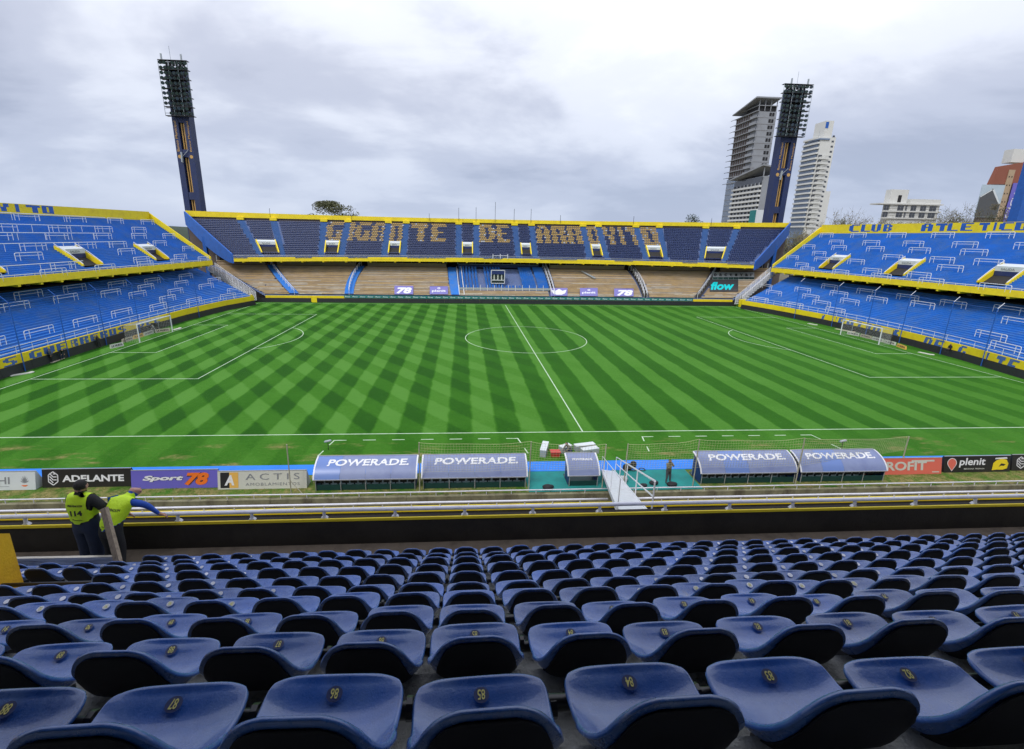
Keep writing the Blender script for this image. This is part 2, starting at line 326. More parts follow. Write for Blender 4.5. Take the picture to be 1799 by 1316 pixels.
# ---- lettering: flat print turned into thin mesh
TXT = {}
def text_mesh(s, bold=0.0, shear=0.0, spacing=1.0):
    k = (s, bold, shear, spacing)
    if k in TXT: return TXT[k]
    cu = bpy.data.curves.new('lettering', 'FONT'); cu.body = s; cu.offset = bold; cu.shear = shear; cu.space_character = spacing
    cu.resolution_u = 3; cu.extrude = 0.004
    ob = bpy.data.objects.new('lettering', cu); COL.objects.link(ob)
    dg = bpy.context.evaluated_depsgraph_get(); me = bpy.data.meshes.new_from_object(ob.evaluated_get(dg))
    bpy.data.objects.remove(ob); 
    xs = [v.co.x for v in me.vertices]; ys = [v.co.y for v in me.vertices]
    TXT[k] = (me, min(xs), max(xs), min(ys), max(ys)); return TXT[k]
def lettering(s, o, ux, uy, width, height, material, parent, bold=0.0, shear=0.0, spacing=1.0, warp=None, name='lettering', depth=0.004):
    """fit text into the parallelogram with origin o (lower-left), directions ux, uy"""
    me0, x0, x1, y0, y1 = text_mesh(s, bold, shear, spacing)
    o = Vector(o); ux = Vector(ux).normalized(); uy = Vector(uy).normalized(); nz = ux.cross(uy)
    off = WPOS.get(parent.name, Vector((0, 0, 0))) if parent is not None else Vector((0, 0, 0))
    me = me0.copy(); me.name = name; me.materials.clear(); me.materials.append(M[material])
    for v in me.vertices:
        a = (v.co.x - x0) / (x1 - x0); b = (v.co.y - y0) / (y1 - y0); z = (v.co.z + 0.004) / 0.008 * depth + 0.003
        p = warp(a, b, z) if warp else o + ux * (a * width) + uy * (b * height) + nz * z
        v.co = p - off
    ob = bpy.data.objects.new(name, me); COL.objects.link(ob)
    if parent is not None: ob.parent = parent; WPOS[ob.name] = off
    return ob
PIX = {'A': '01110 11011 11011 11111 11011 11011 11011', 'B': '11110 11011 11011 11110 11011 11011 11110', 'C': '01111 11000 11000 11000 11000 11000 01111',
       'D': '11110 11011 11011 11011 11011 11011 11110', 'E': '11111 11000 11000 11110 11000 11000 11111', 'G': '01111 11000 11000 11011 11011 11011 01111',
       'I': '00110 00110 00110 00110 00110 00110 00110', 'L': '11000 11000 11000 11000 11000 11000 11111', 'N': '11111 11011 11011 11011 11011 11011 11011',
       'O': '11111 11011 11011 11011 11011 11011 11111', 'R': '11111 11011 11011 11110 11011 11011 11011', 'S': '01111 11000 11000 01110 00011 00011 11110',
       'T': '11111 11111 00110 00110 00110 00110 00110', 'U': '11011 11011 11011 11011 11011 11011 01110', 'Y': '11011 11011 11011 01110 00110 00110 00110',
       'Z': '11111 00011 00110 00110 01100 11000 11111'}
def pix(ch): return [[c == '1' for c in r] for r in PIX[ch].split()]
def block_letter(mb, ch, o, ux, uy, width, height, nz, t=0.012, slant=0.0, crop=0.0):
    rows = pix(ch); nr = len(rows); nc = len(rows[0])
    for i, r in enumerate(rows):
        b0 = 1 - (i + 1) / nr; b1 = 1 - i / nr
        if b1 <= crop: continue
        b0 = max(b0, crop)
        j = 0
        while j < nc:
            if r[j]:
                k = j
                while k < nc and r[k]: k += 1
                P = lambda a, b: Vector(o) + Vector(ux) * ((a / nc + slant * b) * width) + Vector(uy) * (b * height)
                q = [P(j, b0), P(k, b0), P(k, b1), P(j, b1)]; n_ = Vector(nz) * t
                mb.hexa([x for x in q] + [x + n_ for x in q]); j = k
            else: j += 1

# ================================================================== GROUND, PITCH
PWD, PHT = 107.39, 68.80
HX = PWD / 2
g = MB(); g.quad((-4000, -4000, -2.4), (4000, -4000, -2.4), (4000, 4000, -2.4), (-4000, 4000, -2.4))
tag(g.build('ground', 'soil'), 'bare ground around the stadium', kind='structure')

def grass_material():
    m = bpy.data.materials.new('mown_grass'); m.use_nodes = True; t = m.node_tree; b = t.nodes['Principled BSDF']
    b.inputs['Roughness'].default_value = 0.85; b.inputs['Specular IOR Level'].default_value = 0.15
    tcn = t.nodes.new('ShaderNodeTexCoord'); se = t.nodes.new('ShaderNodeSeparateXYZ'); t.links.new(tcn.outputs['Object'], se.inputs[0])
    def mth(op, a, bb=None, c=None, clamp=False):
        n = t.nodes.new('ShaderNodeMath'); n.operation = op; n.use_clamp = clamp
        for i, v in enumerate((a, bb, c)):
            if v is None: continue
            if isinstance(v, (int, float)): n.inputs[i].default_value = v
            else: t.links.new(v, n.inputs[i])
        return n.outputs[0]
    def nz(s, d=4, r=0.6, st=(1, 1, 1)):
        mp = t.nodes.new('ShaderNodeMapping'); mp.inputs['Scale'].default_value = st; t.links.new(tcn.outputs['Object'], mp.inputs[0])
        n = t.nodes.new('ShaderNodeTexNoise'); n.inputs['Scale'].default_value = s; n.inputs['Detail'].default_value = d; n.inputs['Roughness'].default_value = r
        t.links.new(mp.outputs[0], n.inputs['Vector']); return n.outputs['Fac']
    def ss(v, a, bb, lo=0.0, hi=1.0):
        n = t.nodes.new('ShaderNodeMapRange'); n.interpolation_type = 'SMOOTHSTEP'; n.inputs['From Min'].default_value = a; n.inputs['From Max'].default_value = bb
        n.inputs['To Min'].default_value = lo; n.inputs['To Max'].default_value = hi; t.links.new(v, n.inputs['Value']); return n.outputs[0]
    def stripe(coord, period, phase):   # 0..1 soft square wave
        wob = mth('MULTIPLY', mth('SUBTRACT', nz(0.45, 4), 0.5), 0.55)
        f = mth('PINGPONG', mth('ADD', mth('ADD', coord, wob), phase), period / 2)
        return ss(f, period / 4 - 0.17, period / 4 + 0.17)
    X, Y = se.outputs['X'], se.outputs['Y']
    PER = 3.93
    # light for x in (0.05, 2.0)
    s1 = stripe(X, PER, PER * 0.5 + PER * 0.25 - 1.01)
    diag = mth('ADD', mth('MULTIPLY', X, 0.777), mth('MULTIPLY', Y, 0.63))
    s2 = stripe(diag, PER, PER * 0.5 + PER * 0.25 + 15.9 - 0.98 + PER * 0.5)
    inside = mth('MULTIPLY', ss(Y, -0.1, 0.1), ss(Y, 68.9, 68.6))
    marg = mth('ADD', mth('MULTIPLY', inside, 0.72), 0.28)
    a1 = mth('MULTIPLY', mth('SUBTRACT', s1, 0.5), mth('MULTIPLY', marg, ss(X, 55, 0, 0.27, 0.62)))
    a2 = mth('MULTIPLY', mth('SUBTRACT', s2, 0.5), mth('MULTIPLY', marg, ss(X, 8, -20, 0.02, 0.36)))  # sheen of the mown blades put into the colour, fading rightward
    tone = mth('ADD', mth('ADD', mth('ADD', a1, a2), 0.5), mth('MULTIPLY', mth('SUBTRACT', nz(0.10, 6, 0.65), 0.5), 0.75))
    tone = mth('ADD', tone, mth('MULTIPLY', mth('SUBTRACT', nz(5, 6, 0.85), 0.5), 0.95))
    tone = mth('ADD', tone, mth('MULTIPLY', mth('SUBTRACT', nz(2.5, 3, 0.7, (0.5, 1, 1)), 0.5), 0.25))
    rp = t.nodes.new('ShaderNodeValToRGB'); t.links.new(tone, rp.inputs[0]); c = rp.color_ramp
    c.elements[0].position = 0.0; c.elements[0].color = (0.014, 0.086, 0.002, 1)
    c.elements[1].position = 1.0; c.elements[1].color = (0.084, 0.240, 0.030, 1)
    e = c.elements.new(0.28); e.color = (0.024, 0.122, 0.003, 1)
    e = c.elements.new(0.62); e.color = (0.050, 0.182, 0.011, 1)
    # worn straw patches along the near touchline margin
    wear = mth('MULTIPLY', ss(nz(0.42, 6, 0.65, (0.5, 1.6, 1)), 0.53, 0.68), mth('MULTIPLY', ss(Y, -0.9, -2.2), 0.85))
    dry = mth('MAXIMUM', wear, mth('MULTIPLY', ss(Y, -6.15, -6.4), ss(nz(0.9, 6, 0.7), 0.30, 0.62)))
    mx = t.nodes.new('ShaderNodeMix'); mx.data_type = 'RGBA'; t.links.new(dry, mx.inputs['Factor']); t.links.new(rp.outputs[0], mx.inputs['A'])
    sr = t.nodes.new('ShaderNodeValToRGB'); t.links.new(nz(3.5, 6, 0.75), sr.inputs[0])
    sr.color_ramp.elements[0].position = 0.35; sr.color_ramp.elements[0].color = (0.09, 0.13, 0.022, 1)
    sr.color_ramp.elements[1].position = 0.70; sr.color_ramp.elements[1].color = (0.42, 0.32, 0.135, 1)
    t.links.new(sr.outputs[0], mx.inputs['B']); t.links.new(mx.outputs['Result'], b.inputs['Base Color'])
    bn = t.nodes.new('ShaderNodeBump'); bn.inputs['Strength'].default_value = 0.7; bn.inputs['Distance'].default_value = 0.05
    t.links.new(nz(26, 4, 0.75), bn.inputs['Height']); t.links.new(bn.outputs[0], b.inputs['Normal'])
    return m
GRASS = grass_material()
g = MB(); g.box(-66, 66, -8.75, 74, -2.5, 0)
pitch = tag(g.build('pitch', GRASS), 'striped green football pitch', kind='structure')
# painted lines
def line_strip(mb, pts, wd, z=0.005, closed=False):
    n = len(pts); out = []
    for i in range(n):
        p = Vector(pts[i]); a = Vector(pts[(i - 1) % n] if (closed or i > 0) else pts[i]); b = Vector(pts[(i + 1) % n] if (closed or i < n - 1) else pts[i])
        d = (b - a).normalized(); q = Vector((-d.y, d.x)) * wd / 2; out.append(((p.x - q.x, p.y - q.y, z), (p.x + q.x, p.y + q.y, z)))
    for i in range(n if closed else n - 1):
        a, b = out[i], out[(i + 1) % n]; mb.quad(a[0], b[0], b[1], a[1])
def mark(pts, z, wd=0.10, closed=False):
    mb = MB(); line_strip(mb, pts, wd, z, closed); o = mb.build('white_line', 'line', pitch); o['kind'] = 'structure'; return o
hY = PHT / 2
mark([(-HX, 0.0), (HX, 0.0)], .004); mark([(-HX, PHT), (HX, PHT)], .004)
mark([(-HX, 0.07), (-HX, PHT - .07)], .0045); mark([(HX, 0.07), (HX, PHT - .07)], .0045); mark([(0, 0.07), (0, PHT - .07)], .0045)
mark([(9.15 * math.cos(a * math.pi / 48), hY + 9.15 * math.sin(a * math.pi / 48)) for a in range(96)], .008, closed=True)
for s in (-1, 1):
    x = s * HX
    for dx, dy in ((16.5, 20.16), (5.5, 9.16)):
        mark([(x - s * .07, hY - dy), (x - s * dx, hY - dy)], .006); mark([(x - s * .07, hY + dy), (x - s * dx, hY + dy)], .006)
        mark([(x - s * dx, hY - dy - .065), (x - s * dx, hY + dy + .065)], .0085)
    th = math.acos(5.5 / 9.15); mark([(x - s * (11 + 9.15 * math.cos(th * (k / 12 - 1))), hY + 9.15 * math.sin(th * (k / 12 - 1))) for k in range(25)], .010)
for xa, xb, yb in ((-19.2, -5.3, -1.1), (4.4, 18.4, -1.05)):      # dashed technical areas
    n = 7; L_ = xb - xa
    for k in range(n):
        a = xa + k * (L_ - .95) / (n - 1); mark([(a, yb), (a + .95, yb)], .005, .09)
    mark([(xa + .045, yb - .05), (xa - .1, yb - .8)], .005, .09); mark([(xb - .045, yb - .05), (xb + .1, yb - .8)], .005, .09)
    mark([(xa - .25, yb - 1.7), (xa - .4, yb - 2.5)], .005, .09); mark([(xb + .25, yb - 1.7), (xb + .4, yb - 2.5)], .005, .09)
g = MB(); g.box(-75, 75, -6.22, -4.88, 0.0, 0.022)
tag(g.build('path', 'carpet'), 'blue carpet strip along the near touchline', kind='structure')
g = MB(); g.box(-5.55, 5.35, -8.72, -6.24, 0.0, 0.016)
tag(g.build('floor', 'teal_floor'), 'teal painted floor between the dugouts', kind='structure')
# rough grass tufts in the dry strip and the margin
g = MB()
for k in range(15000):
    y = random.uniform(-8.7, -6.35) if k % 3 else random.uniform(-4.8, -2.0); x = random.uniform(-42, 34)
    if -5.8 < x < 5.6 and y < -6.2: continue
    a = random.uniform(0, 6.28); h = random.uniform(.03, .10) if y < -6 else random.uniform(.015, .04); wd = random.uniform(.006, .014)
    g.tri((x - wd * math.cos(a), y - wd * math.sin(a), 0), (x + wd * math.cos(a), y + wd * math.sin(a), 0), (x + random.uniform(-.03, .03), y + random.uniform(-.03, .03), h))
M['tuft'] = mat('tuft', (0.13, 0.145, 0.03), 0.9, 0.5, 1.5, dirt=(0.32, 0.24, 0.10), dirt_amt=0.9, dscale=1.2)
tag(g.build('grass', 'tuft', fixn=False), 'rough dry grass along the edge of the moat', 'grass', kind='stuff')

# ================================================================== NEAR STAND (where the photograph is taken)
ROW_Y = [-32.366 + 0.7013 * i for i in range(10)]
ROW_Z = [13.867, 13.348, 12.831, 12.324, 11.804, 11.331, 10.881, 10.430, 9.950, 9.512]
RIM = 0.84                                   # rim height above the tread the seat stands over
XL, XR = -36.0, 22.0
main = thing('main_stand', 'concrete stand in the foreground carrying the rows of blue seats', 'stand', (-8, -30, 8.7))
treads = [z - RIM for z in ROW_Z]
zz = [treads[0] + .52 * k for k in (3, 2, 1)] + treads
yy = [ROW_Y[0] - .7013 * k for k in (3, 2, 1)] + ROW_Y
for k, (y, z) in enumerate(zip(yy, zz)):
    mb = MB(); y0, y1 = y + 0.12, y + 0.82
    nseg = 40
    for j in range(nseg):                    # slightly uneven concrete
        xa = XL + (XR - XL) * j / nseg; xb = XL + (XR - XL) * (j + 1) / nseg
        mb.quad((xa, y0, z), (xb, y0, z), (xb, y1, z), (xa, y1, z))
    mb.quad((XL, y1, z), (XR, y1, z), (XR, y1, z - .56), (XL, y1, z - .56))
    mb.build('concrete_step', 'concrete_step', main)
YP = -24.8; ZT = 9.30; ZW = 8.70
mb = MB(); mb.quad((XL, ROW_Y[-1] + .822, ZW + .002), (XR, ROW_Y[-1] + .822, ZW + .002), (XR, YP, ZW + .002), (XL, YP, ZW + .002)); mb.build('walkway', 'walkway', main)
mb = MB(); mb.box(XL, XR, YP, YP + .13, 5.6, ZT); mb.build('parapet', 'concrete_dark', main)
mb = MB(); mb.box(XL, XR, YP - .014, YP + .02, ZT - .045, ZT + .012); mb.build('painted_kerb', 'yellow', main)
# lower terrace below the parapet, stepping down to the moat
for k in range(9):
    y0 = YP + .16 + k * 1.05; z = 6.7 - k * .52
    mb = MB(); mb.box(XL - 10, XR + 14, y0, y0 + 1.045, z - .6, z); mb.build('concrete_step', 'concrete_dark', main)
mb = MB(); mb.box(XL - 10, XR + 14, -15.12, -15.0, 0.4, 3.22); mb.build('parapet', 'concrete_dark', main)
mb = MB(); mb.box(XL - 10, XR + 14, -15.135, -14.96, 3.06, 3.26); mb.build('painted_kerb', 'yellow', main)
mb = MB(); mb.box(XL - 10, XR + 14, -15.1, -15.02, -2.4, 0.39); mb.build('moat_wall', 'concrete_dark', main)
# upper tier hanging over the back rows, and the rear wall
mb = MB(); mb.hexa([(-70, -48, 23.2), (60, -48, 23.2), (60, -30.0, 18.0), (-70, -30.0, 18.0), (-70, -48, 24.2), (60, -48, 24.2), (60, -30.0, 19.0), (-70, -30.0, 19.0)])
mb.build('upper_tier', 'under', main)
mb = MB(); mb.box(-70, 60, -38, -37.6, 8, 22); mb.build('rear_wall', 'under', main)
mb = MB(); mb.quad((XL, -37.6, 15.4), (XR, -37.6, 15.4), (XR, yy[0] + .06, zz[0] + .52), (XL, yy[0] + .06, zz[0] + .52)); mb.build('rear_floor', 'concrete_dark', main)

# moat: pitch-side retaining wall of concrete slabs
moat = thing('moat_wall', 'stained mossy concrete moat wall below the pitch edge', 'wall', (0, -8.8, -2))
x = -75.0; i = 0
while x < 75:
    wdt = random.uniform(2.3, 2.9); mb = MB(); dy = random.uniform(0, .02)
    mb.box(x, x + wdt - .02, -8.98 - dy, -8.76, -2.4, -.005 + random.uniform(-.012, .004)); mb.build('concrete_slab', 'mossy', moat); x += wdt
def pipe_rail(name, label, y, z, r, x0, x1, dx, pr, zb, flange=False, mid=None, x_off=0.0, matl='white_pipe', skip=None):
    t = thing(name, label, 'railing', (x0, y, zb))
    segs = [(x0, x1)] if not skip else [(x0, skip[0]), (skip[1], x1)]
    for a, b in segs:
        mb = MB(); n = max(2, int((b - a) / 2))
        mb.tube([(a + (b - a) * k / n, y, z + .006 * math.sin(k * 1.7)) for k in range(n + 1)], r, 10); mb.build('top_rail', matl, t, smooth=True)
    k = 0; x = x0 + x_off
    while x < x1:
        if not skip or not (skip[0] - .05 < x < skip[1] + .05):
            mb = MB()
            if flange:
                mb.tube([(x, y - .02, zb + .0), (x, y - .005, z - r * .6)], pr, 8)
                mb.tube([(x, y - .042, zb - .04), (x, y + .03, zb - .04)], .085, 16)
            else: mb.tube([(x, y, zb), (x, y, z)], pr, 6)
            mb.build('post', matl, t)
        x += dx
    return t
pipe_rail('guard_rail', 'thick white pipe rail on short flanged posts above the seats, behind the stewards', YP + .06, 9.475, .043, XL, XR, 1.447, .033, ZT, True, x_off=(-18.22 - XL) % 1.447)
pipe_rail('guard_rail', 'middle white pipe rail on the lower terrace wall with the broad yellow stripe', -15.06, 3.46, .05, XL - 8, XR + 12, 1.27, .03, 3.26, x_off=.4, skip=(-2.95, -2.1))
pipe_rail('guard_rail', 'thin white pipe rail along the pitch edge of the moat', -8.86, .24, .036, -70, 70, 1.5, .022, -.01, x_off=.35, skip=(-.35, .35))

# ---- seats
SY = [-1, -.97, -.93, -.88, -.80, -.70, -.5, -.25, 0, .25, .5, .70, .80, .88, .93, .97, 1]
PROF = [  # y, z, half width, side lift, how far the side wings come forward
    (.002, .002, .072, .0, .0), (.000, -.003, .100, -.002, .001), (-.001, -.012, .124, -.004, .002), (.000, -.030, .146, -.006, .003), (.003, -.060, .166, -.008, .007), (.008, -.105, .184, -.008, .014),
    (.016, -.155, .197, -.008, .030), (.028, -.205, .206, -.004, .052), (.048, -.250, .213, .004, .070), (.080, -.286, .216, .018, .070),
    (.125, -.310, .212, .026, .045), (.18, -.324, .213, .024, .015), (.24, -.330, .216, .016, .0), (.285, -.324, .218, .006, -.004), (.322, -.313, .216, -.002, -.008),
    (.346, -.308, .210, -.006, -.012), (.360, -.308, .201, -.008, -.012), (.370, -.313, .187, -.008, -.012), (.376, -.325, .170, -.008, -.012), (.376, -.358, .166, -.006, -.012)]
def shell_pt(row, u, kx=1.0, dy=0.0, dz=0.0):
    y, z, hw, lift, fw = row; a = abs(u) * kx; e = max(0.0, (a - .55) / .45) ** 1.9 if fw >= 0 else max(0.0, (a - .62) / .38) ** 2.4
    return (hw * u * kx, y + fw * e + dy, z + lift * a ** 3 + dz - (.008 * (1 - a * a) if .22 < y < .36 else 0))
mb = MB(); mb.grid([[shell_pt(r, u) for u in SY] for r in PROF]); me = mb.mesh('shell', 'seat')
bm = bmesh.new(); bm.from_mesh(me); bmesh.ops.recalc_face_normals(bm, faces=bm.faces)
if sum(f.normal.z for f in bm.faces) < 0: bmesh.ops.reverse_faces(bm, faces=bm.faces)
bmesh.ops.solidify(bm, geom=bm.faces[:], thickness=0.018)
bmesh.ops.subdivide_edges(bm, edges=bm.edges[:], cuts=1, use_grid_fill=True, smooth=.6)
bm.to_mesh(me); bm.free()
me.polygons.foreach_set('use_smooth', [True] * len(me.polygons)); SHELL = me
# rear skin just behind the shell's back, the shade put into its near-black plastic
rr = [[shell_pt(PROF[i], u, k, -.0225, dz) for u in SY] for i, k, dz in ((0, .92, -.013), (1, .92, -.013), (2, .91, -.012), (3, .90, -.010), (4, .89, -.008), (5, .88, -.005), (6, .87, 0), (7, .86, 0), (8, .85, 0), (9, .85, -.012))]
mb = MB(); mb.grid(rr); BACK = mb.mesh('back_panel', 'seat_back_shaded', smooth=True)
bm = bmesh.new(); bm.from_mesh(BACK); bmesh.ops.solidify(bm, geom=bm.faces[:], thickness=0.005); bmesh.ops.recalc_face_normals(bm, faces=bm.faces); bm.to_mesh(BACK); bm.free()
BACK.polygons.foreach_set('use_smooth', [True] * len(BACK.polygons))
mb = MB(); mb.beam((0, .30, -.35), (0, .24, -.84), .04, .07, (0, 1, 0)); mb.box(-.07, .07, .12, .34, -.362, -.352); mb.tube([(.232, .30, -.385), (.252, .30, -.385)], .036, 10); LEG = mb.mesh('bracket', 'pipe_black')
def nplate(mm, nm):
    mb = MB(); seg = 16; pts = []
    for k in range(seg):
        a = 2 * math.pi * k / seg; yy_ = .302 + .023 * math.sin(a); xx = .026 * math.cos(a)
        pts.append((xx, yy_, -.3200 + (yy_ - .302) * .28 + .0045))
    mb.poly(pts); return mb.mesh(nm, mm)
DISC = nplate('disc', 'number_disc'); DISCD = nplate('disc_dark', 'number_disc')
def col_x(c):
    k = 85 - c; return -9.522 + k * .5 + (0 if k >= 0 else .019)
GAP_ROWS = {6: 91}         # the one row that lacks its seats at the far end
ROWNAME = ['row nearest the camera', 'second row from the camera', 'third row from the camera', 'fourth row from the camera', 'fifth row from the camera',
           'fifth row up from the walkway', 'fourth row up from the walkway', 'third row up from the walkway', 'second row up from the walkway', 'front row beside the walkway']
def pj(p):
    q = Vector(p) - CAM; w_ = q.dot(CF); return (PX + FPX * q.dot(CR) / w_, PY - FPX * q.dot(CU) / w_, w_)
nseat = 0
for r in range(10):
    mb = MB(); mb.tube([(XL, ROW_Y[r] + .30, ROW_Z[r] - .385), (XR, ROW_Y[r] + .30, ROW_Z[r] - .385)], .027, 10)
    nrow = 0
    tube_o = mb.build('seat_tube', 'pipe_black', main, smooth=True)
    for c in range(100, 55, -1):
        x = col_x(c); y = ROW_Y[r]; z = ROW_Z[r]
        u0 = pj((x - .25, y, z))[0]; u1 = pj((x + .25, y + .38, z - .3))[0]
        ua = pj((x - .25, y + .38, z - .3))[0]; ub = pj((x + .25, y, z))[0]
        if max(u1, ub) < 2 or min(u0, ua) > 1797: continue
        if r == 6 and c > 94: continue
        if r == 9 and c > 96: continue
        if r in (5, 6, 7, 8) and x < -15.3 - (r - 5) * .25 and r != 8 and r != 7: continue
        jz = random.uniform(-.008, .008); yaw = random.uniform(-.03, .03)
        nrow += 1
        t = thing('stadium_seat', f'blue seat numbered {c}, {ordw(nrow)} from the left in the {ROWNAME[r]}', 'seat', (x + random.uniform(-.006, .006), y, z + jz), 'blue bucket seats in rows', yaw); t.rotation_euler = (random.uniform(-.025, .025), random.uniform(-.012, .012), yaw)
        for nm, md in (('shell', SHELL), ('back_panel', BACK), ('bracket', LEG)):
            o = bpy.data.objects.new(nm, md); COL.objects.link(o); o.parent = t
        dk = r < 2 and c % 3 != 1
        d_ = bpy.data.objects.new('number_disc', DISCD if r < 3 else DISC); COL.objects.link(d_); d_.parent = t
        if r < 4:
            me0, x0, x1, y0, y1 = text_mesh(str(c), .012)
            me = me0.copy(); me.name = 'numeral'; me.materials.clear(); me.materials.append(M['numeral'])
            for v in me.vertices:
                a = (v.co.x - x0) / (x1 - x0) - .5; b = (v.co.y - y0) / (y1 - y0) - .5
                yy_ = .302 - b * .029; v.co = (-a * .025, yy_, -.3200 + (yy_ - .302) * .28 + .0060 + v.co.z * .1)
            o = bpy.data.objects.new('numeral', me); COL.objects.link(o); o.parent = d_
        nseat += 1
print('near seats', nseat)
# painted side wall, weathered barrier of boards
mb = MB(); t = thing('side_wall', 'yellow painted wall end at the edge of the seat block', 'wall', (-17, -27.8, 9.2))
p = at(17, 937, Y=-27.6); xw = p.x; ang = .69
mb.hexa([(xw - .25, -31.0, 8.9 + 2.3), (xw, -31.0, 8.9 + 2.3), (xw, -27.6, 8.9), (xw - .25, -27.6, 8.9), (xw - .25, -31.0, p.z + 3.4 * ang), (xw, -31.0, p.z + 3.4 * ang), (xw, -27.6, p.z), (xw - .25, -27.6, p.z)])
o = mb.build('wall_slab', 'yellow_near', t)
t = thing('plank_barrier', 'weathered board nailed to a leaning wooden post beside the stewards', 'barrier', (-15, -26.4, 9))
mb = MB(); mb.beam(at(212, 1003, Y=-26.75), at(183, 893, Y=-26.25), .10, .06, (0, 1, 0)); mb.build('post', 'wood_post', t)
mb = MB(); p, q = at(-60, 988, Y=-26.45), at(203, 983, Y=-26.45); mb.beam(p, q, .05, .135); mb.build('board', 'wood_old', t)
mb = MB(); p, q = at(-60, 1003, Y=-26.42), at(150, 996, Y=-26.42); mb.beam(p, q, .05, .06); mb.build('lower_board', 'wood_post', t)
# white gangway from the stand down to the pitch
P0 = Vector((.1, -6.3, .02)); P1 = at(1114, 901, Y=-22.3); d = (P1 - P0).normalized(); sdv = Vector((d.y, -d.x, 0)).normalized()
if sdv.x < 0: sdv = -sdv
ramp = thing('gangway', 'white sloping gangway with handrails crossing the moat to the pitch', 'gangway', P0)
n = 9
for k in range(n):
    a = P0.lerp(P1, k / n); b = P0.lerp(P1, (k + 1) / n - .004); mb = MB(); mb.beam(a, b, .82, .06); mb.build('deck_plank', 'white', ramp)
for s in (-1, 1):
    mb = MB(); mb.beam(P0 + sdv * s * .43 - Vector((0, 0, .03)), P1 + sdv * s * .43 - Vector((0, 0, .03)), .05, .16); mb.build('side_beam', 'white', ramp)
    for hgt, rad in ((1.05, .03), (.58, .024)) if s > 0 else ((1.0, .016),):
        mb = MB(); mb.tube([P0 + sdv * s * .45 + Vector((0, 0, hgt)), P1 + sdv * s * .45 + Vector((0, 0, hgt))], rad, 6); mb.build('handrail', 'white', ramp)
    for k in range(5):
        a = P0.lerp(P1, k / 4) + sdv * s * .45; mb = MB(); mb.tube([a, a + Vector((0, 0, 1.05 if s > 0 else 1.0))], .026 if s > 0 else .015, 6); mb.build('post', 'white', ramp)

